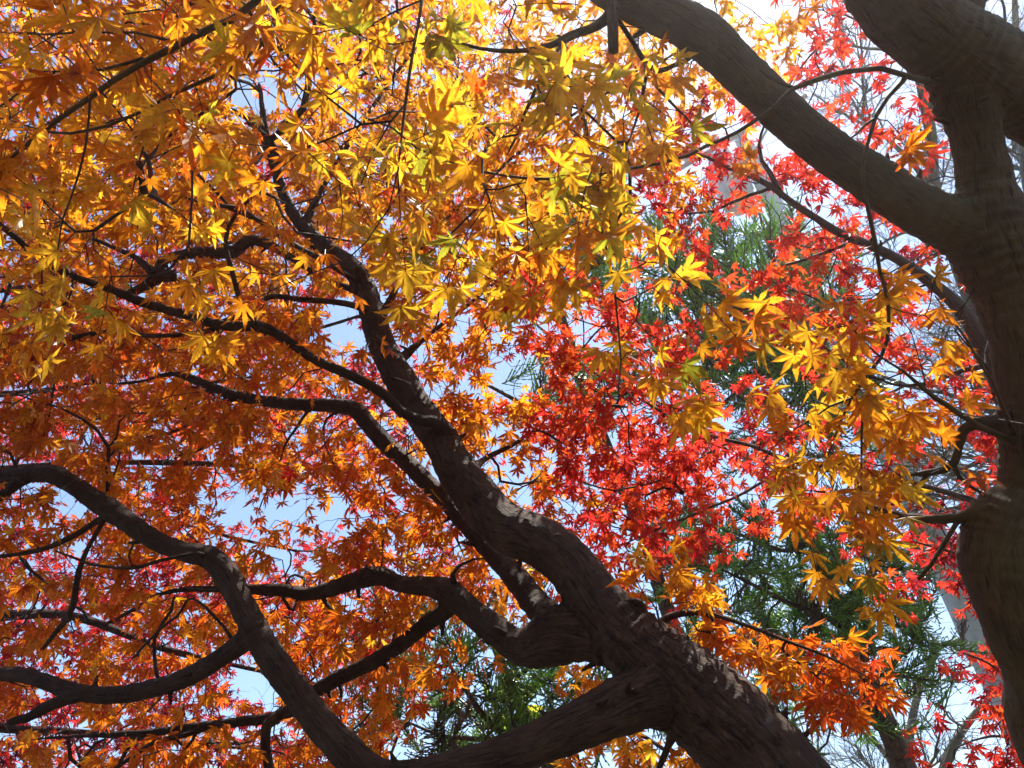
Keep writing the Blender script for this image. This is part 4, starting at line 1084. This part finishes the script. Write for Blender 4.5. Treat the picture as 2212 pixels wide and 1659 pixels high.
bare_tree('slender forked bare tree with fine twigs between the forked cedar and the concrete pole',
          [(1985, 1760, 24, 7.4), (1962, 1653, 19, 7.5), (1968, 1570, 17, 7.6), (1984, 1495, 15, 7.7), (2003, 1450, 14, 7.8), (2026, 1400, 13, 7.9), (2072, 1382, 10, 7.9), (2130, 1340, 7, 7.9), (2200, 1280, 5, 7.9)], 4, 3, start=.35, twig_len=1.0, per=9)
bare_tree('low bare tree reaching right beneath the concrete pole with crooked limbs',
          [(2010, 1800, 30, 6.6), (2040, 1660, 22, 6.7), (2085, 1570, 16, 6.8), (2150, 1500, 12, 6.8), (2240, 1440, 8, 6.8)], 4, 8, start=.4, twig_len=0.8, per=8)
bare_tree('greenish bare tree behind the fork of the mossy trunk at the upper right',
          [(2190, 900, 40, 5.2), (2120, 700, 36, 5.3), (2045, 500, 31, 5.4), (2016, 400, 29, 5.5), (2011, 300, 24, 5.6), (2000, 225, 20, 5.65), (1983, 165, 15, 5.7), (1975, 80, 10, 5.8), (1990, -40, 6, 5.9)], 4, 21, start=.4, twig_len=0.8, per=20)
bare_tree('bare tree with dark crossing limbs seen beside the leaning trunk at the bottom',
          [(1560, 1760, 26, 6.6), (1610, 1600, 20, 6.7), (1661, 1518, 15, 6.7), (1730, 1500, 12, 6.7), (1798, 1486, 9, 6.7), (1850, 1500, 5, 6.7)], 3, 33, start=.4, twig_len=0.8, per=7)
bare_tree('bare tree whose grey twigs lace the sky beyond the right hand trunk',
          [(2330, 900, 34, 5.6), (2270, 620, 28, 5.8), (2225, 420, 24, 6.0), (2205, 250, 18, 6.2), (2195, 80, 14, 6.3), (2190, -60, 9, 6.4)], 4, 51, start=.4, twig_len=.9, per=16)

# ------------------------------------------------------------------ broad-leaved tree behind the dark cedar
b0 = P(1130, 1760, 5.6)
BL = Tree('broadleaf_tree', 'young tree with large oval yellow green leaves glimpsed through the dark cedar', 'broadleaf tree', (b0[0], b0[1], 0), BARK_G)
BL.limb([('w', (b0[0], b0[1], -.1), .05), (1130, 1760, 14, 5.6), (1120, 1640, 11, 5.6), (1105, 1540, 8, 5.6), (1085, 1470, 4, 5.6)], name='trunk')
BL.limb([(1118, 1620, 8, 5.6), (1060, 1610, 6, 5.5), (1005, 1610, 4, 5.5)])
cs = [P(x, y, 5.55 + .2 * RNG.random()) for x, y in ((1085, 1480), (1110, 1500), (1130, 1495), (1145, 1525), (1120, 1545), (1095, 1560), (1080, 1540), (1010, 1610), (990, 1600), (1060, 1520), (1075, 1590), (1110, 1515), (1135, 1540))]
td = BL.grow(cs, thick=.002)
ov = np.array([(0, 0, 0)] + [(s * .27 * math.sin(math.pi * t ** .8), t, .03 * math.sin(math.pi * t)) for s in (-1, 1) for t in (.15, .35, .55, .75, .9)] + [(0, 1, 0)])
ovt = [(0, 1, 6)] + [q for k in range(4) for q in ((1 + k, 2 + k, 7 + k), (1 + k, 7 + k, 6 + k))] + [(5, 11, 10)]
for c, d in zip(cs, td):
    for k in range(2):
        ti = unit(d + RNG.normal(0, .5, 3) + np.array((0, 0, -.5))); nr = unit(SUN + RNG.normal(0, .3, 3)); sd = unit(np.cross(ti, nr)); nr = np.cross(sd, ti)
        s = RNG.uniform(.14, .22)
        v = np.array(c) + s * (ov[:, :1] * sd + ov[:, 1:2] * ti + ov[:, 2:] * nr)
        BL.crown.add(v, tris=ovt, col=(*(np.array((.45, .42, .03)) if RNG.random() < .6 else np.array((.22, .32, .03))), 0), mat=0)
BL.crown.build('crown', [LEAF, TWIG], BL.root, smooth=True)

# ------------------------------------------------------------------ concrete pole and cables
CONC = plain_material('weathered_concrete', (0.42, 0.43, 0.43), (0.60, 0.61, 0.60), rough=.8, scale=14, bump=.15)
STEEL = plain_material('galvanised_steel', (0.42, 0.43, 0.44), (0.6, 0.6, 0.61), rough=.35, scale=20, metal=.8, bump=.05)
CERAM = plain_material('white_porcelain', (0.75, 0.75, 0.73), (0.82, 0.82, 0.8), rough=.15, scale=4, bump=0)
TANK = plain_material('grey_painted_tank', (0.50, 0.52, 0.53), (0.62, 0.63, 0.63), rough=.4, scale=5, bump=.03)
pp = P(2105, 1352, 6.2)
pole = thing('utility_pole', 'tall pale concrete utility pole with a transformer rising behind the red leaves', 'utility pole', (pp[0], pp[1], 0))
hs = np.linspace(1, 22, 500); vx, vy, vd = project(np.stack([np.full(500, pp[0]), np.full(500, pp[1]), hs], -1))
top_z = float(hs[np.argmin(np.abs(vy - 296))])
mb = MB(); tube(mb, np.array([(pp[0], pp[1], z) for z in np.linspace(-.2, top_z, 30)]), np.linspace(.150, .105, 30), 28); mb.build('shaft', [CONC], pole, tint=False)


def zat(ypx): return float(hs[np.argmin(np.abs(vy - ypx))])


z1 = zat(380)
side = np.array((0.86, -0.5, 0)); fr = np.array((-0.5, -0.86, 0))
mb = MB()
for s in (-1,):
    c = np.array((pp[0], pp[1], z1)) + side * .34 * s + fr * .12
    tube(mb, np.array([c + np.array((0, 0, -.42)), c + np.array((0, 0, -.40)), c + np.array((0, 0, .38)), c + np.array((0, 0, .42)), c + np.array((0, 0, .44))]), np.array([.16, .2, .2, .19, .06]), 24)
    for k in range(10):       # cooling ribs
        a = k * .628; e = c + np.array((math.cos(a), math.sin(a), 0)) * .205
        tube(mb, np.array([e + np.array((0, 0, -.3)), e + np.array((0, 0, .28))]), np.array([.018, .018]), 6)
tr_o = mb.build('transformer', [TANK], pole, tint=False)
mb = MB()
for k in range(3):
    c = np.array((pp[0], pp[1], z1 + .5)) + side * (-.34 + .1 * (k - 1)) + fr * .12
    pts = np.array([c + np.array((0, 0, z)) for z in np.linspace(-.1, .16, 9)]); tube(mb, pts, np.where(np.arange(9) % 2 == 0, .022, .045), 12)
mb.build('bushing', [CERAM], pole, tint=False)
for dz, half in ((0.95, .9), (1.6, .9)):
    mb = MB()
    c = np.array((pp[0], pp[1], min(z1 + dz, top_z - .12))) + fr * .16
    tube(mb, np.array([c - side * half, c + side * half]), np.array([.04, .04]), 4)
    tube(mb, np.array([c - side * .5, np.array((pp[0], pp[1], c[2] - .45)) + fr * .1]), np.array([.018, .018]), 6)
    tube(mb, np.array([c + side * .5, np.array((pp[0], pp[1], c[2] - .45)) + fr * .1]), np.array([.018, .018]), 6)
    arm = mb.build('crossarm', [STEEL], pole, tint=False)
    for s in (-.8, -.35, .8):
        mi = MB(); b = c + side * half * s
        pts = np.array([b + np.array((0, 0, z)) for z in np.linspace(.03, .26, 9)]); tube(mi, pts, np.array([.015, .06, .03, .065, .03, .06, .03, .045, .02]), 14)
        mi.build('insulator', [CERAM], arm, tint=False)
for zz in (zat(520), zat(655), zat(760)):
    mb = MB(); tube(mb, np.array([(pp[0], pp[1], zz - .06), (pp[0], pp[1], zz + .06)]), np.array([.135, .135]), 24); mb.build('clamp_band', [STEEL], pole, tint=False)
mb = MB(); c = np.array((pp[0], pp[1], zat(690))) + fr * .2
tube(mb, np.array([c + np.array((0, 0, -.3)), c + np.array((0, 0, .3))]), np.array([.13, .13]), 4); mb.build('junction_box', [TANK], pole, tint=False)
RUBBER = plain_material('cable_sheath', (0.03, 0.03, 0.03), (0.05, 0.05, 0.05), rough=.5, bump=0)
for k, (ya, lab) in enumerate(((960, 'upper overhead cable running right from the concrete pole past the mossy trunk'), (990, 'middle overhead cable running right from the concrete pole past the mossy trunk'), (1120, 'lower overhead cable running right from the concrete pole behind the curved bough'))):
    a = np.array((pp[0], pp[1], zat(ya))); b = a + np.array((14, 2.0 + .5 * k, -0.8))
    s = np.linspace(0, 1, 40)[:, None]; q = a * (1 - s) + b * s; q[:, 2] -= (1.2 * s * (1 - s))[:, 0]
    mb = MB(); tube(mb, q, np.full(40, .011), 6)
    o = mb.build('overhead_cable', [RUBBER], tint=False)
    o['label'] = lab; o['category'] = 'cable'; o['group'] = 'overhead cables'

# ------------------------------------------------------------------ scattering air volume added to stand in for veiling lens glare
hb = MB()
bx = [(x, y, z) for z in (-1.5, 24.0) for y in (-950, 950) for x in (-950, 950)]
hb.add(bx, quads=[(0, 2, 3, 1), (4, 5, 7, 6), (0, 1, 5, 4), (2, 6, 7, 3), (0, 4, 6, 2), (1, 3, 7, 5)])
hm, hnt, hout = new_mat('thin_glare_haze')
pv = N(hnt, 'ShaderNodeVolumePrincipled', ins={'Color': (0.95, 0.95, 0.95, 1), 'Density': 0.0023, 'Anisotropy': 0.72})
hnt.links.new(pv.outputs[0], hout.inputs['Volume'])
hz = hb.build('glare_veil', [hm], tint=False, smooth=False); hz['kind'] = 'stuff'
